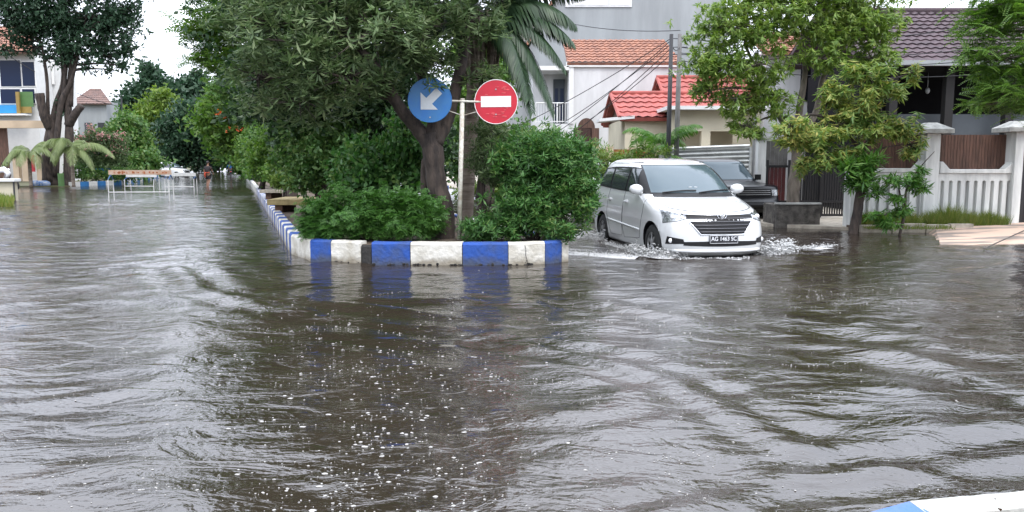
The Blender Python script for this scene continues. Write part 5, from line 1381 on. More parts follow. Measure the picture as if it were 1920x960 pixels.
tree('mango_tree', 'large mango tree with yellow green crown growing from the concrete box', 'tree',
     [([Vector((X_(1490, 19.2), 19.2, .2)), at(1488, 350, 19.2), at(1495, 300, 19.2), at(1490, 262, 19.2)], [.17, .15, .14, .12]),
      ([at(1490, 262, 19.2), at(1460, 215, 19.2), at(1430, 160, 19.2), at(1400, 90, 19)], [.09, .075, .06, .03]),
      ([at(1492, 262, 19.2), at(1500, 200, 19.2), at(1510, 120, 19.3), at(1500, 20, 19.3)], [.09, .08, .06, .03]),
      ([at(1494, 265, 19.2), at(1530, 210, 19.4), at(1545, 140, 19.5), at(1590, 60, 19.5)], [.09, .08, .06, .03])],
     Bm([(1370, 55, 19, .95, .9, .65), (1350, 130, 19, .70, .8, .50), (1320, 170, 19.1, .35, .5, .30), (1440, 30, 19.2, 1.0, 1.0, .7), (1420, 120, 18.7, .8, .7, .5), (1530, 20, 19.3, 1.1, 1.0, .7), (1390, 190, 19, .60, .7, .40),
         (1600, 60, 19.3, .9, .9, .6), (1640, 20, 19.3, .65, .8, .6), (1450, 190, 18.8, .55, .6, .35), (1400, 240, 19, .40, .5, .25), (1540, 110, 18.8, .6, .6, .35), (1640, 110, 19.2, .55, .6, .35), (1440, -40, 19.4, 1.1, 1.1, .6), (1570, -40, 19.4, 1.1, 1.1, .6)]),
     'droop', .165, .040, 10, 3600, 'leaf_mango', 'bark_grey', subs=26, spread=.22, twig=.010, limb=.035, shell=.5)
tree('young_mango_tree', 'smaller mango tree with yellowing leaves standing in the water beside the low pillar', 'tree',
     [([Vector((X_(1610, 17.4), 17.4, -.1)), at(1612, 380, 17.4), at(1622, 320, 17.4), at(1618, 270, 17.4)], [.095, .085, .07, .05]),
      ([at(1618, 290, 17.4), at(1580, 240, 17.3), at(1530, 215, 17.2), at(1480, 225, 17.1)], [.05, .04, .03, .015]),
      ([at(1620, 280, 17.4), at(1650, 220, 17.3), at(1640, 170, 17.3), at(1625, 130, 17.3)], [.05, .04, .03, .015])],
     Bm([(1480, 240, 17.0, .45, .5, .30), (1520, 265, 16.9, .50, .5, .30), (1570, 235, 17.1, .55, .5, .32), (1610, 195, 17.2, .50, .5, .34), (1640, 235, 17.1, .45, .45, .28), (1590, 290, 17.1, .38, .4, .22), (1660, 175, 17.3, .40, .4, .25),
         (1695, 235, 17.2, .36, .4, .26), (1540, 300, 16.9, .28, .35, .18), (1620, 140, 17.3, .42, .4, .28), (1505, 310, 17, .14, .2, .26), (1710, 270, 17.3, .22, .3, .26), (1715, 135, 17.4, .18, .2, .16), (1560, 180, 17.3, .4, .4, .25)]),
     'droop', .19, .040, 10, 900, 'leaf_mango_yellow', 'bark', subs=12, spread=.22, twig=.008, limb=.02)
tree('sapling', 'small dark stemmed tree with drooping green rosettes in front of the low white pillar', 'tree',
     [([Vector((X_(1604, 16.9), 16.9, -.1)), at(1606, 400, 16.9), at(1612, 350, 16.9), at(1622, 310, 16.9)], [.10, .085, .06, .03])],
     Bm([(1622, 300, 16.8, .26, .25, .16), (1618, 335, 16.8, .26, .25, .12), (1582, 312, 16.8, .16, .2, .08), (1640, 362, 16.7, .16, .2, .07), (1600, 345, 16.8, .12, .2, .06), (1622, 320, 16.8, .2, .2, .16)]),
     'rosette', .25, .040, 12, 110, 'leaf_sapling', 'bark', subs=7, spread=.2, twig=.008, limb=.02)
tree('sapling', 'thin bent sapling with sparse leaves standing before the left slotted wall panel', 'tree',
     [([Vector((X_(1693, 16.4), 16.4, -.1)), at(1696, 400, 16.4), at(1700, 355, 16.4), at(1722, 318, 16.4), at(1752, 284, 16.4)], [.035, .028, .022, .014, .006]),
      ([at(1697, 400, 16.4), at(1685, 350, 16.4), at(1690, 325, 16.4)], [.02, .014, .006])],
     Bm([(1690, 335, 16.3, .28, .25, .12), (1715, 345, 16.3, .20, .2, .14), (1725, 325, 16.3, .16, .2, .10), (1682, 372, 16.3, .16, .2, .12), (1690, 395, 16.3, .14, .2, .10), (1655, 405, 16.3, .28, .2, .12), (1668, 418, 16.2, .25, .2, .07), (1735, 352, 16.3, .08, .1, .05)]),
     'droop', .15, .036, 8, 190, 'leaf_sapling', 'bark', subs=8, spread=.25, twig=.006, limb=.010)
# right-hand tree hanging in from outside
tree('flame_tree', 'light green feathery tree hanging into the picture at the upper right', 'tree',
     [([Vector((X_(2060, 16), 16, 0)), at(2060, 250, 16), at(2040, 120, 16), at(2000, 20, 16)], [.22, .2, .16, .08])],
     Bm([(1900, 30, 15.6, .95, .9, .45), (1870, 110, 15.5, .72, .8, .35), (1890, 175, 15.5, .62, .8, .30), (1845, 60, 15.6, .42, .5, .22), (1965, 130, 15.6, .9, .9, .6), (1940, 190, 15.5, .65, .8, .34), (1842, 195, 15.5, .30, .4, .10), (1980, -20, 15.8, 1.2, 1, .8), (1880, -60, 15.8, 1.0, .9, .6), (1860, 10, 15.6, .6, .6, .25), (1830, 100, 15.6, .22, .4, .12)]),
     'spray', .30, .026, 72, 1050, 'leaf_bright', 'bark_grey', subs=18, spread=.24, twig=.010, limb=.04, tilt=.3)

# small palms in front of the street wall
GPm = 'small palms in front of the beige wall'
def fan(n, L, a0=0):
    return [(a0 + 360*k/n + random.uniform(-14, 14), L*random.uniform(.8, 1.1), random.uniform(.7, 1.3), random.uniform(.6, 1.1)) for k in range(n)]
for lb, px, Y, h, L in (('bushy small palm behind the minivan roof, leftmost of the small palms', 1150, 21.2, 1.0, 1.15), ('small palm with arching light green fronds between the leftmost small palm and the utility poles', 1200, 21.6, 1.35, 1.25), ('taller small palm with fronds around the two utility poles', 1243, 22.6, 1.9, 1.25)):
    palm('dwarf_palm', lb, Vector((X_(px, Y), Y, .06)), h, fan(13, L, px), .05, 'leaf_palm_green', GPm, nleaf=26, ll=.34, lw=.035)
shrub('garden_shrub', 'yellow green leafy shrub under the small palms beside the bush', 'shrub', 1178, 398, 20.8, [(1160, 330, 20.8, .7, .5, .5), (1215, 290, 20.8, .45, .4, .3), (1120, 300, 21, .5, .5, .5)], 'rosette', .15, .03, 9, 420, 'leaf_lime', zb=.05, subs=16, stems=6)

# utility poles and wires
pA = Vector((X_(1252, 21.0), 21.0, .06)); tA = at(1259, 64, 21.0); pB = Vector((X_(1267, 22.5), 22.5, .06)); tB = at(1275, 64, 22.5)
p1 = thing('utility_pole', 'dark slim utility pole, left of the pair behind the minivan', 'pole', pA)
MB().tube([(0, 0, 0), tA-pA], [.075, .05], 10).build('shaft', M['pole_dark'], p1, True)
MB().tube([(0, 0, 0), (tA-pA)*.36], [.10, .085], 10).build('base_sleeve', M['plate_black'], p1, True)
MB().obox(Vector((-.17, -.02, .9)), (.14, .12, 1.5)).build('meter_box', M['white_trim'], p1, bevel=.01)
p2 = thing('utility_pole', 'grey utility pole, right of the pair behind the minivan', 'pole', pB)
MB().tube([(0, 0, 0), tB-pB], [.085, .06], 10).build('shaft', M['pole_grey'], p2, True)
MB().tube([(0, 0, 0), (tB-pB)*.32], [.15, .14], 10).build('base_sleeve', M['pole_grey'], p2, True)
ib = MB()
for k, zz in enumerate((-.12, -.35, -.55)):
    ib.tube([tB-pB + Vector((-.28, 0, zz)), tB-pB + Vector((.22, 0, zz))], .012, 5); ib.ball(tB-pB + Vector((-.25, 0, zz)), .035, 8, 6)
ib.build('bracket', M['pole_dark'], p2)
def wire(label, a, b_, sag, group='overhead wires strung from the pair of poles', r=.011):
    a, b_ = Vector(a), Vector(b_); n = 18
    pts = [a.lerp(b_, k/n) - Vector((0, 0, 4*sag*(k/n)*(1-k/n))) for k in range(n+1)]
    o3 = MB().tube(pts, r, 5).build('wire', M['wire']); tag(o3, label, 'wire', group)
for wd_, dz, ex, ey in (('highest but one', -.15, 985, 288), ('middle', -.25, 1000, 262), ('lowest', -.35, 1000, 305), ('shortest', -.5, 1060, 252), ('highest', -.1, 940, 250)):
    wire(wd_ + ' of the black wires fanning down from the poles past the balcony', tA + Vector((0, 0, dz)), at(ex, ey, 30), .15)
wire('black overhead wire crossing high before the plain grey house wall', at(985, 20, 30), tB + Vector((0, 0, -.02)) + Vector((0, 0, .12)), .25, None)
for wd_, dz, ex, ey in (('topmost', -.12, 1990, 20), ('second from top', -.35, 1990, 70), ('third from top', -.5, 2000, 95), ('bottom', -.7, 2000, 125)):
    wire(wd_ + ' of four black wires crossing the purple roof through the mango crown', tB + Vector((0, 0, dz)), at(ex, ey, 18.2), .35)
wire('black overhead wire rising to the upper right in front of the mango crown', tB + Vector((0, 0, -.1)), at(1900, -160, 17), .25, None)
wire('short black wire looping between the tops of the two poles', tA + Vector((0, 0, -.25)), tB + Vector((0, 0, -.35)), .12, None)

# pieces glimpsed beyond the island under the bush
shrub('far_shrub', 'yellow green low shrub on the far side, seen between the post and the bush', 'shrub', 905, 360, 34, [(905, 358, 34, 1.2, .6, .25), (950, 350, 34, 1.2, .6, .35), (1010, 335, 34, 1.3, .6, .4)], 'puff', .18, .09, 10, 420, 'leaf_lime', zb=.05, subs=16, stems=4)
GB = 'trees closing the view behind the island'
def back_tree(label, px, Y, blobs, lm, n=900, L=.30, grp=GB, kind='puff', W=None):
    return row_tree(label, px, Y, blobs, lm, n, L, kind, W or L*.45, 11, .16, grp, 'street_tree')
back_tree('dull green tree directly behind the white sign post', 900, 31, [(900, 230, 31, 1.2, 1, .9), (940, 280, 31, 1.3, 1, .9), (880, 300, 31, .9, 1, .7), (1000, 290, 31, 1.2, 1, .7)], 'leaf_mid', 900, .26)
back_tree('bright green tree between the forked trunk and the palm trunk', 915, 26, [(915, 130, 26, .75, .8, .55), (940, 165, 26, .5, .6, .35), (890, 190, 26, .7, .8, .5), (880, 100, 26, .6, .8, .5)], 'leaf_bright', 700, .22)
back_tree('dark tree behind the middle of the island', 770, 40, [(770, 250, 40, 2.6, 2, 1.8), (700, 200, 42, 3, 2, 2.2), (840, 290, 40, 1.8, 2, 1.2), (640, 250, 44, 3, 2, 2)], 'leaf_deep', 1600, .36)
back_tree('mid green tree far behind the shrubs left of the trunk', 560, 62, [(560, 230, 62, 3.6, 3, 3.2), (620, 260, 62, 3.2, 3, 2.6), (520, 280, 62, 2.6, 3, 1.8)], 'leaf_mid', 1300, .55)
# far low wall pieces on the other side of the island
m_ = MB(); Yk = 40; wall_px(m_, 905, 935, 333, 350, Yk, .2); wall_px(m_, 955, 1000, 338, 352, Yk, .2); fwl = thing('far_wall', 'pale low wall with brown panel seen beneath the leafy bush', 'wall', (X_(950, Yk), Yk, .06)); o_ = fwl.location.copy()
rel(m_, o_).build('wall', M['render_white'], fwl); m_ = MB(); wall_px(m_, 932, 958, 328, 342, Yk-.1, .08); rel(m_, o_).build('panel', M['wood_orange'], fwl)

# ================================================================== left-hand side
GL = 'trees lining the far left street'
def far_tree(label, px, pyb, Y, blobs, lm, n, L, kind='puff', W=None): 
    return row_tree(label, px, Y, blobs, lm, n, L, kind, W or L*.45, 11, .3, GL, 'street_tree')
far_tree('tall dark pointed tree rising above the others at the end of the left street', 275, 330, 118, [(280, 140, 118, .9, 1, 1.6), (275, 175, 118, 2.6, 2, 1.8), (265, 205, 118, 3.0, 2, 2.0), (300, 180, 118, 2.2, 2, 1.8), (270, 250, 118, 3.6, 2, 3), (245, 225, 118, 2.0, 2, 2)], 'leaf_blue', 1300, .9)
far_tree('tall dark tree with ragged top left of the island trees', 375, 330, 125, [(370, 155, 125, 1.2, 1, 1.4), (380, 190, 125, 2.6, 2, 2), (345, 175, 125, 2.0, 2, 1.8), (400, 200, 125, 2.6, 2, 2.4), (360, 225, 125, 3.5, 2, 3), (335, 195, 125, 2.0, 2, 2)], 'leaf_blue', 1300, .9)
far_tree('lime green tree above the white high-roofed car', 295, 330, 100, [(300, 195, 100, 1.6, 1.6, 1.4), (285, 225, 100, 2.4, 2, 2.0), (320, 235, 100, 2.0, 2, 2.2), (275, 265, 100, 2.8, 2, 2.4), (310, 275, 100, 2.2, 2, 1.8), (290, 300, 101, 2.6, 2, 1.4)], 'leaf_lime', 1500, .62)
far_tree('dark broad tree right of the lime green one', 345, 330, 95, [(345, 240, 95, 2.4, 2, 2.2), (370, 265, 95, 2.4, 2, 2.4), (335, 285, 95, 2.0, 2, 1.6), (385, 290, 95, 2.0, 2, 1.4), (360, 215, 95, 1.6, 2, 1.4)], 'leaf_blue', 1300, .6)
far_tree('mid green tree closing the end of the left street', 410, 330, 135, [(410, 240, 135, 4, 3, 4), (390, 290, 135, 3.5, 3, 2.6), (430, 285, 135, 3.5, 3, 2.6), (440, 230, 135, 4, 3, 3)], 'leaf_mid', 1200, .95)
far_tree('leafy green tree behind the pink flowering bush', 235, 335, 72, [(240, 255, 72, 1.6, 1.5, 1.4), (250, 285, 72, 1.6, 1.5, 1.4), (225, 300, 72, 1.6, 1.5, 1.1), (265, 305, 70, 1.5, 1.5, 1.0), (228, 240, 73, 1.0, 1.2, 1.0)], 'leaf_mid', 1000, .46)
for k, (px, Y, lb) in enumerate(((-140, 85, 'big green tree far out on the left beyond the white house'), (1120, 75, 'tall tree hidden behind the grey house'), (1500, 60, 'tall tree behind the pale house on the right'), (2150, 60, 'big tree far out on the right'))):
    back_tree(lb, px, Y, [(px, 230, Y, 4, 3, 3.4), (px+60, 270, Y, 3.6, 3, 2.8), (px-60, 270, Y, 3.6, 3, 2.8)], 'leaf_mid', 900, .7)

# big pruned tree on the left
tree('pruned_tree', 'tall dark tree with twin trunks and sawn off stubs standing left of the barriers', 'tree',
     [([Vector((X_(96, 51), 51, 0)), at(97, 300, 51), at(98, 260, 51), at(92, 215, 51)], [.46, .32, .27, .22]),
      ([Vector((X_(128, 51), 51, 0)), at(128, 300, 51), at(130, 250, 51), at(128, 200, 51), at(132, 130, 51), at(140, 60, 51)], [.34, .27, .25, .22, .12, .06]),
      ([at(94, 240, 51), at(82, 215, 50.6), at(74, 175, 50.5)], [.30, .26, .27]), ([at(97, 260, 51), at(104, 200, 51), at(118, 150, 51), at(112, 80, 51)], [.24, .18, .12, .06]),
      ([at(128, 235, 51), at(142, 212, 50.8), at(153, 198, 50.8)], [.28, .24, .22]), ([at(130, 230, 51), at(120, 170, 51.4), at(126, 100, 51.4), at(120, 20, 51.4)], [.2, .13, .10, .05]),
      ([at(90, 220, 51), at(88, 150, 51), at(78, 80, 51)], [.12, .10, .06]), ([at(104, 330, 50.8), at(108, 250, 50.7), at(116, 190, 50.7), at(134, 150, 50.8), at(150, 90, 51)], [.2, .18, .18, .12, .05]), ([at(90, 340, 50.7), at(86, 290, 50.8), at(90, 240, 51)], [.34, .24, .12]),
      ([at(116, 200, 50.8), at(122, 130, 50.8), at(104, 60, 51)], [.13, .11, .05]), ([at(132, 200, 51), at(138, 120, 51), at(160, 60, 51)], [.16, .12, .05])],
     Bm([(60, 20, 51, 2.0, 2, 1.3), (30, 50, 51, 1.5, 1.6, .8), (110, 40, 51, 1.8, 1.8, 1.3), (170, 30, 51, 1.8, 1.8, 1.1), (215, 40, 51, 1.4, 1.6, 1.1), (235, 80, 51, .75, 1, .8), (160, 85, 51, 1.3, 1.4, .9), (200, 105, 51, .85, 1, .55), (120, 100, 51, .9, 1.2, .8), (240, 15, 51, .7, 1, .6),
         (80, -40, 51, 2.6, 2.4, 1.6), (180, -40, 51, 2.4, 2.2, 1.6), (130, -90, 51, 2.2, 2, 1.4), (-10, 0, 51, 1.6, 1.6, 1.2), (165, 128, 51, .35, .5, .4), (112, 200, 51, .4, .5, .5), (62, 90, 51, .6, .7, .4), (228, 122, 51, .45, .6, .35), (205, 130, 51, .3, .5, .2), (95, 110, 51, .5, .6, .4), (40, 80, 51, .8, .8, .35), (10, 95, 51, .5, .6, .3)]),
     'puff', .32, .13, 10, 2500, 'leaf_blue', 'bark', subs=15, spread=.24, twig=.03, limb=.08)
# pale coconut palms around its foot
GY_ = 'young palms at the foot of the pruned tree'
for lb, px, Y, h, fr_ in (('pale young palm left of the pruned tree trunk', 55, 49, 2.0, [(180, 2.0, .9, 1.3), (150, 1.9, 1.1, 1.1), (200, 2.2, .6, 1.2), (20, 1.8, 1.0, 1.2), (60, 1.8, 1.3, 1.0), (270, 1.6, .8, 1.3), (-30, 1.6, .7, 1.3), (230, 1.8, .9, 1.3)]),
                          ('young palm with one long arching frond right of the pruned tree trunk', 135, 48, 2.2, [(0, 3.1, .70, .85), (-12, 2.0, .5, 1.1), (90, 2.0, 1.2, 1.1), (180, 1.6, .8, 1.4), (250, 1.8, 1.0, 1.4), (200, 1.9, 1.3, 1.2), (300, 1.9, .9, 1.4), (270, 2.2, 1.4, 1.5)])):
    palm('young_palm', lb, Vector((X_(px, Y), Y, .05)), h, fr_, .10, 'leaf_palm_pale', GY_, nleaf=70, ll=.80, lw=.040, hang=1.1)
def pink(root, P):
    k = P[(P[:, 2] > np.percentile(P[:, 2], 40))]; k = k[rng.integers(0, len(k), 210)] + rng.normal(0, .1, (210, 3)) + np.array([0, -.15, .12])
    scatter('blossom', k, 'puff', .16, .11, 5, M['flower_pink'], root, 1)
shrub('pink_oleander', 'large rounded bush covered in pink blossom right of the pruned tree', 'bush', 185, 335, 56,
      [(175, 260, 56, 1.1, 1, .8), (205, 275, 56, .95, 1, .8), (190, 300, 56, 1.4, 1, .8), (160, 290, 56, 1.0, 1, .8), (220, 305, 56, .6, .8, .6)], 'puff', .24, .1, 10, 900, 'leaf_main', zb=.05, subs=24, stems=8, sr=.03, extra=pink)
shrub('roadside_shrub', 'dark low shrubs behind the blue planter and the left kerb', 'shrub', 160, 338, 55, [(150, 322, 55, .9, .6, .4), (175, 325, 55, 1.0, .6, .35), (215, 325, 55, .9, .6, .35), (240, 322, 57, 1.1, .6, .5)], 'puff', .2, .1, 10, 420, 'leaf_mid', zb=.05, subs=16, stems=5)

# white house on the left with navy windows
Yl = 62; lh = thing('white_corner_house', 'white two storey house with large navy windows at the left edge', 'house', (X_(40, Yl), Yl, .07)); o_ = lh.location.copy()
xl, xr = X_(-330, Yl), X_(78, Yl); zt = Z_(98, Yl)
m_ = MB(); m_.box(xl, xr, Yl, Yl+3.6, .07, zt); m_.box(xr+.003, X_(104, Yl), Yl+2.2, Yl+3.6, .07, Z_(108, Yl)); rel(m_, o_).build('wall', M['white_trim'], lh)
tiled_roof('roof', Vector((xl-.5, Yl-.9, zt-.05))-o_, Vector((xr+.6, Yl-.9, zt-.05))-o_, Vector((xr-2.6, Yl+4, zt+2.6))-o_, Vector((xl-.5, Yl+4, zt+2.6))-o_, 11, M['tile_orange'], lh, .35)
m_ = MB(); m_.box(xl-.5, xr+.6, Yl-1.0, Yl-.9, zt-.22, zt-.02); rel(m_, o_).build('fascia', M['wood_brown'], lh)
for x0, x1, y0, y1 in ((2, 37, 113, 162), (43, 63, 116, 161), (2, 37, 167, 194), (43, 64, 167, 193), (-48, -6, 113, 162), (-48, -6, 167, 194)):
    m_ = MB(); wall_px(m_, x0-1.5, x1+1.5, y0-1.5, y1+1.5, Yl-.08, .07); f = rel(m_, o_).build('window', M['sign_white'], lh); m_ = MB(); wall_px(m_, x0, x1, y0, y1, Yl-.10, .015); rel(m_, o_).build('pane', M['window_navy'], f)
m_ = MB(); wall_px(m_, -60, 33, 197, 212, Yl-.8, .7); rel(m_, o_).build('blue_band', M['band_blue'], lh)
m_ = MB(); wall_px(m_, -60, 46, 213, 216, Yl-1.0, .9); rel(m_, o_).build('ledge', M['sign_white'], lh)
m_ = MB(); wall_px(m_, 38, 60, 172, 200, Yl-.6, .1); rel(m_, o_).build('green_panel', M['paint_green'], lh)
m_ = MB(); wall_px(m_, 31.5, 34.5, 172, 214, Yl-.9, .15); wall_px(m_, 38, 58, 200, 212, Yl-.6, .1); rel(m_, o_).build('yellow_frame', M['paint_yellow'], lh)
m_ = MB()
for px in (85, 91, 97): wall_px(m_, px, px+1.6, 118, 158, Yl+2.0, .15)
rel(m_, o_).build('fin', M['sign_white'], lh)
m_ = MB()
for px in (26, 43, 70): wall_px(m_, px, px+7, 290, 340, Yl-3.0, .4)
wall_px(m_, -60, 100, 226, 240, Yl-3.0, .4); rel(m_, o_).build('porch_pillar', M['render_beige'], lh)
m_ = MB(); wall_px(m_, 54, 63, 290, 322, Yl-3.2, .1); rel(m_, o_).build('red_door', M['panel_red'], lh)
m_ = MB(); wall_px(m_, -60, 12, 240, 338, Yl-2.4, .1); rel(m_, o_).build('brown_wall', M['wood_brown'], lh)  # plain brown wall panel behind the porch pillars
# grey roofed house further back
Ym = 84; mh = thing('red_roof_bungalow', 'grey walled house with faded red roof behind the pink bush', 'house', (X_(190, Ym), Ym, .07)); o_ = mh.location.copy()
m_ = MB(); m_.box(X_(142, Ym), X_(205, Ym), Ym, Ym+2.5, .07, Z_(190, Ym)); rel(m_, o_).build('wall', M['render_grey'], mh)
tiled_roof('roof', Vector((X_(140, Ym), Ym-.5, Z_(195, Ym)))-o_, Vector((X_(220, Ym), Ym-.5, Z_(195, Ym)))-o_, Vector((X_(178, Ym), Ym+2, Z_(166, Ym+2)))-o_, Vector((X_(160, Ym), Ym+2, Z_(166, Ym+2)))-o_, 8, M['tile_faded'], mh, .35)
m_ = MB(); wall_px(m_, 160, 172, 230, 260, Ym-.06, .05); wall_px(m_, 185, 196, 230, 260, Ym-.06, .05); rel(m_, o_).build('window', M['glass_dark'], mh)
m_ = MB(); q1 = thing('street_pole', 'thin dark pole beside the tall pointed tree on the left street', 'pole', (X_(234, 78), 78, .07)); MB().tube([(0, 0, 0), (0, 0, Z_(184, 78))], [.10, .07], 8).build('shaft', M['pole_dark'], q1)
wire('thin dark wire from the white corner house down to the thin street pole', at(10, 100, 58), Vector((X_(234, 78), 78, Z_(200, 78))), .6, None, .03)

# left kerb, blue planter, sacks
lk = MB(); y0 = VL[2]; y1 = VL[3]; mi = 1; L_ = (y1-y0).length; nb = 6
for k in range(nb):
    a, b_ = y0.lerp(y1, k/nb), y0.lerp(y1, (k+1)/nb); lk.cur = k % 2; lk.obox((a+b_)/2 + Vector((0, .08, .13)), ((b_-a).length-.02, .18, .30), math.atan2(b_.y-a.y, b_.x-a.x))
for k in range(30):
    a, b_ = y1 + DIR*(k*2), y1 + DIR*(k*2+2); lk.cur = k % 2; lk.obox((a+b_)/2 + Vector((-.08, 0, .10)), (1.98, .18, .24), math.atan2(b_.y-a.y, b_.x-a.x))
tag(lk.build('kerb', [M['bar_white'], M['planter_blue']]), 'blue and white kerb along the far left roadside behind the barriers', 'kerb')
Yb2 = 55; pb_ = thing('blue_planter', 'blue wedge shaped planter wall with a pale sloping side near the left kerb', 'planter', (X_(190, Yb2), Yb2, .07)); o_ = pb_.location.copy()
m_ = MB(); m_.prism([at(175, 316, Yb2), at(201, 316, Yb2), at(201, 338, Yb2), at(195, 338, Yb2)], (0, 1.2, 0)); rel(m_, o_).build('side', M['planter_blue'], pb_)
m_ = MB(); m_.prism([at(172, 317, Yb2-.1), at(176, 316, Yb2-.1), at(196, 338, Yb2-.1), at(186, 338, Yb2-.1)], (0, .4, 0)); rel(m_, o_).build('slope', M['render_cream'], pb_)
bg_ = MB()
for k in range(5): bg_.ball(Vector((X_(62+5*k, 50), 50, .18)), (.32, .25, .22), 10, 7)
tag(bg_.build('sack_pile', M['sack_blue'], None, True), kind='stuff', label='heap of blue and white plastic sacks left of the pruned tree trunk', cat='sacks')
tag(MB().cyl((X_(112, 49.5), 49.5, .05), (X_(112, 49.5), 49.5, .85), .17, 12).build('bin', M['paint_green'], None), 'small green bin standing between the two trunks of the pruned tree', 'bin')
tag(MB().tube([(X_(831, 24), 24, .05), (X_(831, 24), 24, .5), (X_(831, 24), 24, .82)], [.13, .15, .16], 14).build('drum', M['bin_blue']), 'little blue drum beyond the island between trunk and sign post', 'drum')

# low beige wall at the left edge
wl = g(10, 376); Yu = wl.y; lw_ = thing('roadside_wall', 'low beige wall with pale slab top at the left picture edge', 'wall', (X_(0, Yu), Yu, 0)); o_ = lw_.location.copy()
m_ = MB(); m_.box(X_(-160, Yu), X_(22, Yu), Yu, Yu+.25, -.1, Z_(341, Yu)); rel(m_, o_).build('wall', M['render_cream'], lw_)
m_ = MB(); m_.box(X_(-165, Yu), X_(28, Yu), Yu-.15, Yu+.32, Z_(341, Yu)+.003, Z_(335, Yu)); rel(m_, o_).build('slab_top', M['white_trim'], lw_, bevel=.02)
m_ = MB(); m_.tube([(X_(22, Yu)+.04, Yu-.05, -.1), (X_(22, Yu)+.04, Yu-.05, Z_(341, Yu))], .035, 8); rel(m_, o_).build('leg', M['pole_dark'], lw_)
V = []
for _ in range(1500):
    p = g(random.uniform(-60, 26) - abs(random.gauss(0, 4)), random.uniform(374, 388)); h = random.uniform(.1, .38); p = np.array(p); sd = np.array([.02, 0, 0]); ln_ = np.array([random.gauss(0, .3), random.gauss(0, .2), 1])*h
    V += [p - sd, p + sd, p + ln_*.6 + sd*.7, p + ln_]
V = np.array(V); tag(np_mesh('grass', V, np.arange(len(V)).reshape(-1, 4), M['grass_blade']), kind='stuff', label='yellow green weeds in the water at the foot of the low beige wall', cat='grass')

# striped barriers standing in the water
def barrier(label, xa, xb, pyb, ytop, angle, group, letters=None):
    p = g((xa+xb)/2, pyb); Y = p.y; root = thing('barrier', label, 'barrier', (p.x, Y, -.12), angle, group); w_ = (X_(xb, Y)-X_(xa, Y))/math.cos(angle); h = Z_(ytop, Y)+.12
    for sx in (-1, 1):
        for sy in (-.28, .28):
            lm_ = MB(); lm_.tube([(sx*w_/2, sy, 0), (sx*w_/2, sy*.9, h*.72)], .020, 8); lm_.build('leg', M['bar_white'], root)
            lb_ = MB(); lb_.tube([(sx*w_/2, sy*.9, h*.72), (sx*w_/2, 0 if sy < 0 else .05, h-.2)], .020, 8); lb_.build('upper_leg', M['bar_blue'], root)
    MB().box(-w_/2-.05, w_/2+.05, -.05, -.02, h-.18, h).build('plank', M['plank_orange' if letters else 'bar_white'], root, bevel=.005)
    MB().tube([(-w_/2, -.28, h*.35), (w_/2, -.28, h*.35)], .022, 6).build('rail', M['bar_white'], root)
    if letters:
        lw2 = MB(); x = -w_/2 + .15          # paint worn down to a few strokes, no longer readable
        while x < w_/2 - .15:
            for _ in range(random.randint(1, 3)): lw2.box(x, x + random.choice((.02, .06)), -.0525, -.0505, h-.15 + random.uniform(0, .04), h-.04 - random.uniform(0, .05)); x += .035
            x += random.choice((.06, .07, .16))
        lw2.build('worn_lettering', M['plank_letters'], root)
    return root
GBr = 'metal barriers standing in the flooded left street'
barrier('orange planked metal barrier with worn lettering, nearest in the flooded left street', 212, 320, 376, 319, R(6), GBr, True)
barrier('pale metal barrier behind the orange planked one, at the left end of the line', 238, 296, 357, 326, R(-8), GBr)
barrier('pale metal barrier just left of the walking person', 314, 366, 359, 324, R(6), GBr)

# ------------------------------------------------------------------ people
def skin(name, pts, edges, m, parent, sub=1):
    me = bpy.data.meshes.new(name); me.from_pydata([p[:3] for p in pts], edges, []); o3 = bpy.data.objects.new(name, me); COL.objects.link(o3)
    sk = o3.modifiers.new('skin', 'SKIN'); sk.use_smooth_shade = True
    for v_, p in zip(me.skin_vertices[0].data, pts): v_.radius = (p[3], p[4] if len(p) > 4 else p[3])
    me.skin_vertices[0].data[0].use_root = True
    ss = o3.modifiers.new('sub', 'SUBSURF'); ss.levels = sub; ss.render_levels = sub
    dg = bpy.context.evaluated_depsgraph_get(); dg.update(); m2 = bpy.data.meshes.new_from_object(o3.evaluated_get(dg)); bpy.data.objects.remove(o3)
    m2.materials.clear(); m2.materials.append(m); o3 = bpy.data.objects.new(name, m2); COL.objects.link(o3); o3.parent = parent; return o3
def hand(mb, w_, d, side):
    """palm with four fingers and a thumb, hanging from the wrist"""
    w_ = Vector(w_); d = Vector(d).normalized(); mb.ball(w_ + d*.05, (.022, .042, .052), 10, 8)
    for k in range(4):
        b0 = w_ + d*.09 + Vector((0, (k-1.5)*.020, 0)); L = (.062, .072, .068, .052)[k]
        mb.tube([b0, b0 + d*L*.55 + Vector((.004, 0, 0)), b0 + d*L + Vector((.018, 0, 0))], [.010, .009, .006], 6)
    t0 = w_ + d*.035 + Vector((.02, .0, 0)); mb.tube([t0, t0 + d*.03 + Vector((.026, 0, 0)), t0 + d*.058 + Vector((.03, 0, 0))], [.011, .010, .007], 6)
pw = g(391, 349); wk = thing('person', 'person in dark shirt and shorts with an orange cloth wading down the left street', 'person', (pw.x, pw.y, -.15), R(80))
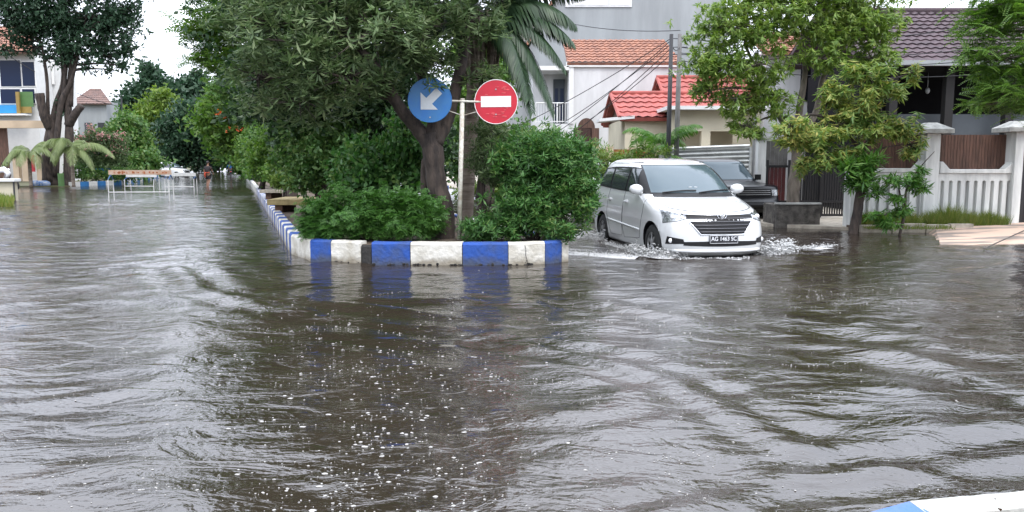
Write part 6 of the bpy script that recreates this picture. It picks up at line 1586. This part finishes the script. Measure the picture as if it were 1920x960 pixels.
# local +x = walking direction
J = [(0, 0, .92, .125, .155), (.01, 0, 1.10, .11, .14), (.02, 0, 1.30, .12, .17), (.02, 0, 1.43, .07, .09), (.03, 0, 1.50, .052), (.05, 0, 1.575, .075), (.05, 0, 1.66, .085), (.045, 0, 1.72, .06),
     (0, .095, .86, .095), (.10, .10, .52, .062), (.02, .10, .28, .055), (-.02, .10, .08, .040), (.12, .11, .03, .038),
     (0, -.095, .86, .095), (-.02, -.10, .50, .062), (-.16, -.10, .30, .052), (-.22, -.10, .10, .040), (-.10, -.11, .04, .038),
     (.02, .19, 1.38, .056), (-.06, .24, 1.12, .042), (.04, .25, .90, .028), (.02, -.19, 1.38, .056), (.08, -.24, 1.13, .042), (.22, -.20, 1.00, .028)]
E = [(0, 1), (1, 2), (2, 3), (3, 4), (4, 5), (5, 6), (6, 7), (0, 8), (8, 9), (9, 10), (10, 11), (11, 12), (0, 13), (13, 14), (14, 15), (15, 16), (16, 17), (2, 18), (18, 19), (19, 20), (2, 21), (21, 22), (22, 23)]
bd = skin('body', J, E, M['skin'], wk)
hm = MB(); hand(hm, (.05, .25, .87), (.1, 0, -1), 1); hand(hm, (.24, -.20, .98), (.6, 0, -.8), -1); hm.build('hand', M['skin'], bd, True)
fc = MB(); fc.ball((.135, 0, 1.63), (.02, .012, .018), 8, 6)
for s_ in (-1, 1): fc.ball((.118, s_*.032, 1.66), (.010, .014, .008), 8, 6); fc.ball((.04, s_*.085, 1.64), (.02, .012, .028), 8, 6)
fc.tube([(.122, -.022, 1.595), (.128, 0, 1.593), (.122, .022, 1.595)], .006, 5); fc.build('face', M['skin'], bd, True)
hr = MB(); hr.ball((.03, 0, 1.69), (.098, .092, .082), 14, 10); hr.ball((-.03, 0, 1.66), (.05, .07, .07), 12, 8); hr.build('hair', M['hair'], wk, True)
skin('shirt', [(0, 0, .98, .15, .18), (.01, 0, 1.12, .13, .165), (.02, 0, 1.30, .14, .19), (.02, 0, 1.42, .09, .12), (.02, .19, 1.38, .076), (-.04, .23, 1.18, .066), (.02, -.19, 1.38, .076), (.06, -.23, 1.19, .066)], [(0, 1), (1, 2), (2, 3), (2, 4), (4, 5), (2, 6), (6, 7)], M['shirt_dark'], wk)
skin('shorts', [(0, 0, .93, .145, .175), (.01, .10, .82, .12), (.08, .10, .58, .095), (.01, -.10, .82, .12), (-.02, -.10, .56, .095)], [(0, 1), (1, 2), (0, 3), (3, 4)], M['shorts_dark'], wk)
oc = MB(); oc.tube([(-.12, .10, 1.05), (-.16, .13, .92), (-.13, .14, .78), (-.10, .12, .70)], [.03, .06, .055, .03], 10); oc.tube([(-.10, .2, 1.04), (-.17, 0, 1.01), (-.10, -.19, 1.02)], [.022, .026, .022], 8); oc.build('orange_cloth', M['cloth_orange'], wk, True)

# scooter (built once; copied for the parked one at the left edge)
def scooter(label, loc, rz, seatm='rubber', bodym='scooter_dark', group=None):
    root = thing('scooter', label, 'motorbike', loc, rz, group)
    for x in (.62, -.60): wheel_obj(root, x, .001, .27, .09)
    bd_ = MB(); bd_.tube([(-.85, 0, .72), (-.55, 0, .62), (-.15, 0, .50), (.12, 0, .34), (.34, 0, .36), (.50, 0, .72), (.46, 0, .95)], [.05, .13, .14, .10, .09, .12, .07], 12)
    bd_.tube([(.44, 0, .92), (.55, 0, .62), (.62, 0, .27)], [.05, .045, .03], 8); bd_.ball((.60, 0, .50), (.20, .06, .10), 12, 8); bd_.build('body', M[bodym], root, True)
    MB().tube([(-.82, 0, .80), (-.5, 0, .80), (-.1, 0, .74), (.02, 0, .68)], [.08, .13, .12, .06], 12).build('seat', M[seatm], root, True)
    hb = MB(); hb.tube([(.36, -.33, 1.02), (.42, -.12, 1.0), (.45, 0, .98), (.42, .12, 1.0), (.36, .33, 1.02)], .018, 8); hb.build('handlebar', M['trim_black'], root, True)
    for s_ in (-1, 1): MB().tube([(.42, s_*.20, 1.01), (.40, s_*.25, 1.15)], .007, 6).ball((.40, s_*.26, 1.19), (.015, .05, .035), 10, 6).build('mirror', M['trim_black'], root)
    MB().ball((-.90, 0, .70), (.04, .09, .045), 10, 8).build('tail_light', M['lamp_red'], root, True)
    MB().ball((.53, 0, .90), (.05, .09, .07), 12, 8).build('headlight', M['lamp_clear'], root, True)
    MB().obox((-.86, 0, .52), (.02, .22, .12)).build('number_plate', M['plate_black'], root)
    MB().tube([(-.2, -.16, .28), (-.75, -.17, .34)], [.03, .055], 10).build('exhaust', M['metal_grey'], root, True)
    return root
ps = g(432, 331.5); sc_ = scooter('dark scooter ridden away down the flooded left street by the island kerb', (ps.x, ps.y, -.15), math.atan2(DIR.y, DIR.x) + R(4))
rd = thing('person', 'rider in blue top and dark helmet on the scooter far down the left street', 'person', (ps.x, ps.y, -.15), math.atan2(DIR.y, DIR.x) + R(4))
J = [(-.30, 0, .92, .13, .16), (-.24, 0, 1.12, .12, .15), (-.17, 0, 1.34, .12, .17), (-.13, 0, 1.45, .065), (-.10, 0, 1.52, .055), (-.07, 0, 1.60, .08), (-.07, 0, 1.68, .08),
     (-.22, .12, .88, .095), (.16, .20, .80, .07), (.10, .19, .42, .055), (.20, .18, .36, .04), (-.22, -.12, .88, .095), (.16, -.20, .80, .07), (.10, -.19, .42, .055), (.20, -.18, .36, .04),
     (-.14, .20, 1.36, .06), (.04, .30, 1.16, .045), (.30, .31, 1.06, .03), (-.14, -.20, 1.36, .06), (.04, -.30, 1.16, .045), (.30, -.31, 1.06, .03)]
E = [(0, 1), (1, 2), (2, 3), (3, 4), (4, 5), (5, 6), (0, 7), (7, 8), (8, 9), (9, 10), (0, 11), (11, 12), (12, 13), (13, 14), (2, 15), (15, 16), (16, 17), (2, 18), (18, 19), (19, 20)]
rb_ = skin('body', J, E, M['skin'], rd)
hm = MB(); hand(hm, (.31, .31, 1.06), (1, 0, -.2), 1); hand(hm, (.31, -.31, 1.06), (1, 0, -.2), -1); hm.build('hand', M['skin'], rb_, True)
skin('shirt', [(-.30, 0, .97, .15, .18), (-.24, 0, 1.13, .14, .17), (-.17, 0, 1.34, .14, .19), (-.13, 0, 1.44, .085), (-.14, .20, 1.36, .08), (.04, .30, 1.16, .062), (.22, .31, 1.08, .05), (-.14, -.20, 1.36, .08), (.04, -.30, 1.16, .062), (.22, -.31, 1.08, .05)], [(0, 1), (1, 2), (2, 3), (2, 4), (4, 5), (5, 6), (2, 7), (7, 8), (8, 9)], M['shirt_blue'], rd)
skin('trousers', [(-.28, 0, .92, .145, .17), (-.20, .12, .88, .11), (.16, .20, .80, .085), (.10, .19, .46, .07), (-.20, -.12, .88, .11), (.16, -.20, .80, .085), (.10, -.19, .46, .07)], [(0, 1), (1, 2), (2, 3), (0, 4), (4, 5), (5, 6)], M['shorts_dark'], rd)
MB().ball((-.07, 0, 1.67), (.135, .125, .14), 16, 12).build('helmet', M['helmet_dark'], rd, True)
s2_ = copy_tree(sc_, None); s2_.name = 'scooter'; s2_.location = (X_(-8, Yu+1.0), Yu+.85, Z_(362, Yu)); s2_.rotation_euler = (0, 0, R(12)); s2_.scale = (1, 1, 1)
s2_['label'] = 'parked dark scooter under a pale cloth behind the low beige wall at the left edge'
cl = MB(); cl.tube([(X_(-14, Yu+.6), Yu+.6, Z_(322, Yu)), (X_(6, Yu+.6), Yu+.6, Z_(318, Yu)), (X_(14, Yu+.6), Yu+.6, Z_(325, Yu)), (X_(11, Yu+.6), Yu+.6, Z_(334, Yu))], [.10, .12, .10, .06], 10)
tag(cl.build('draped_cloth', M['cloth_white'], None, True), 'pale cloth draped over the parked scooter at the left picture edge', 'cloth')
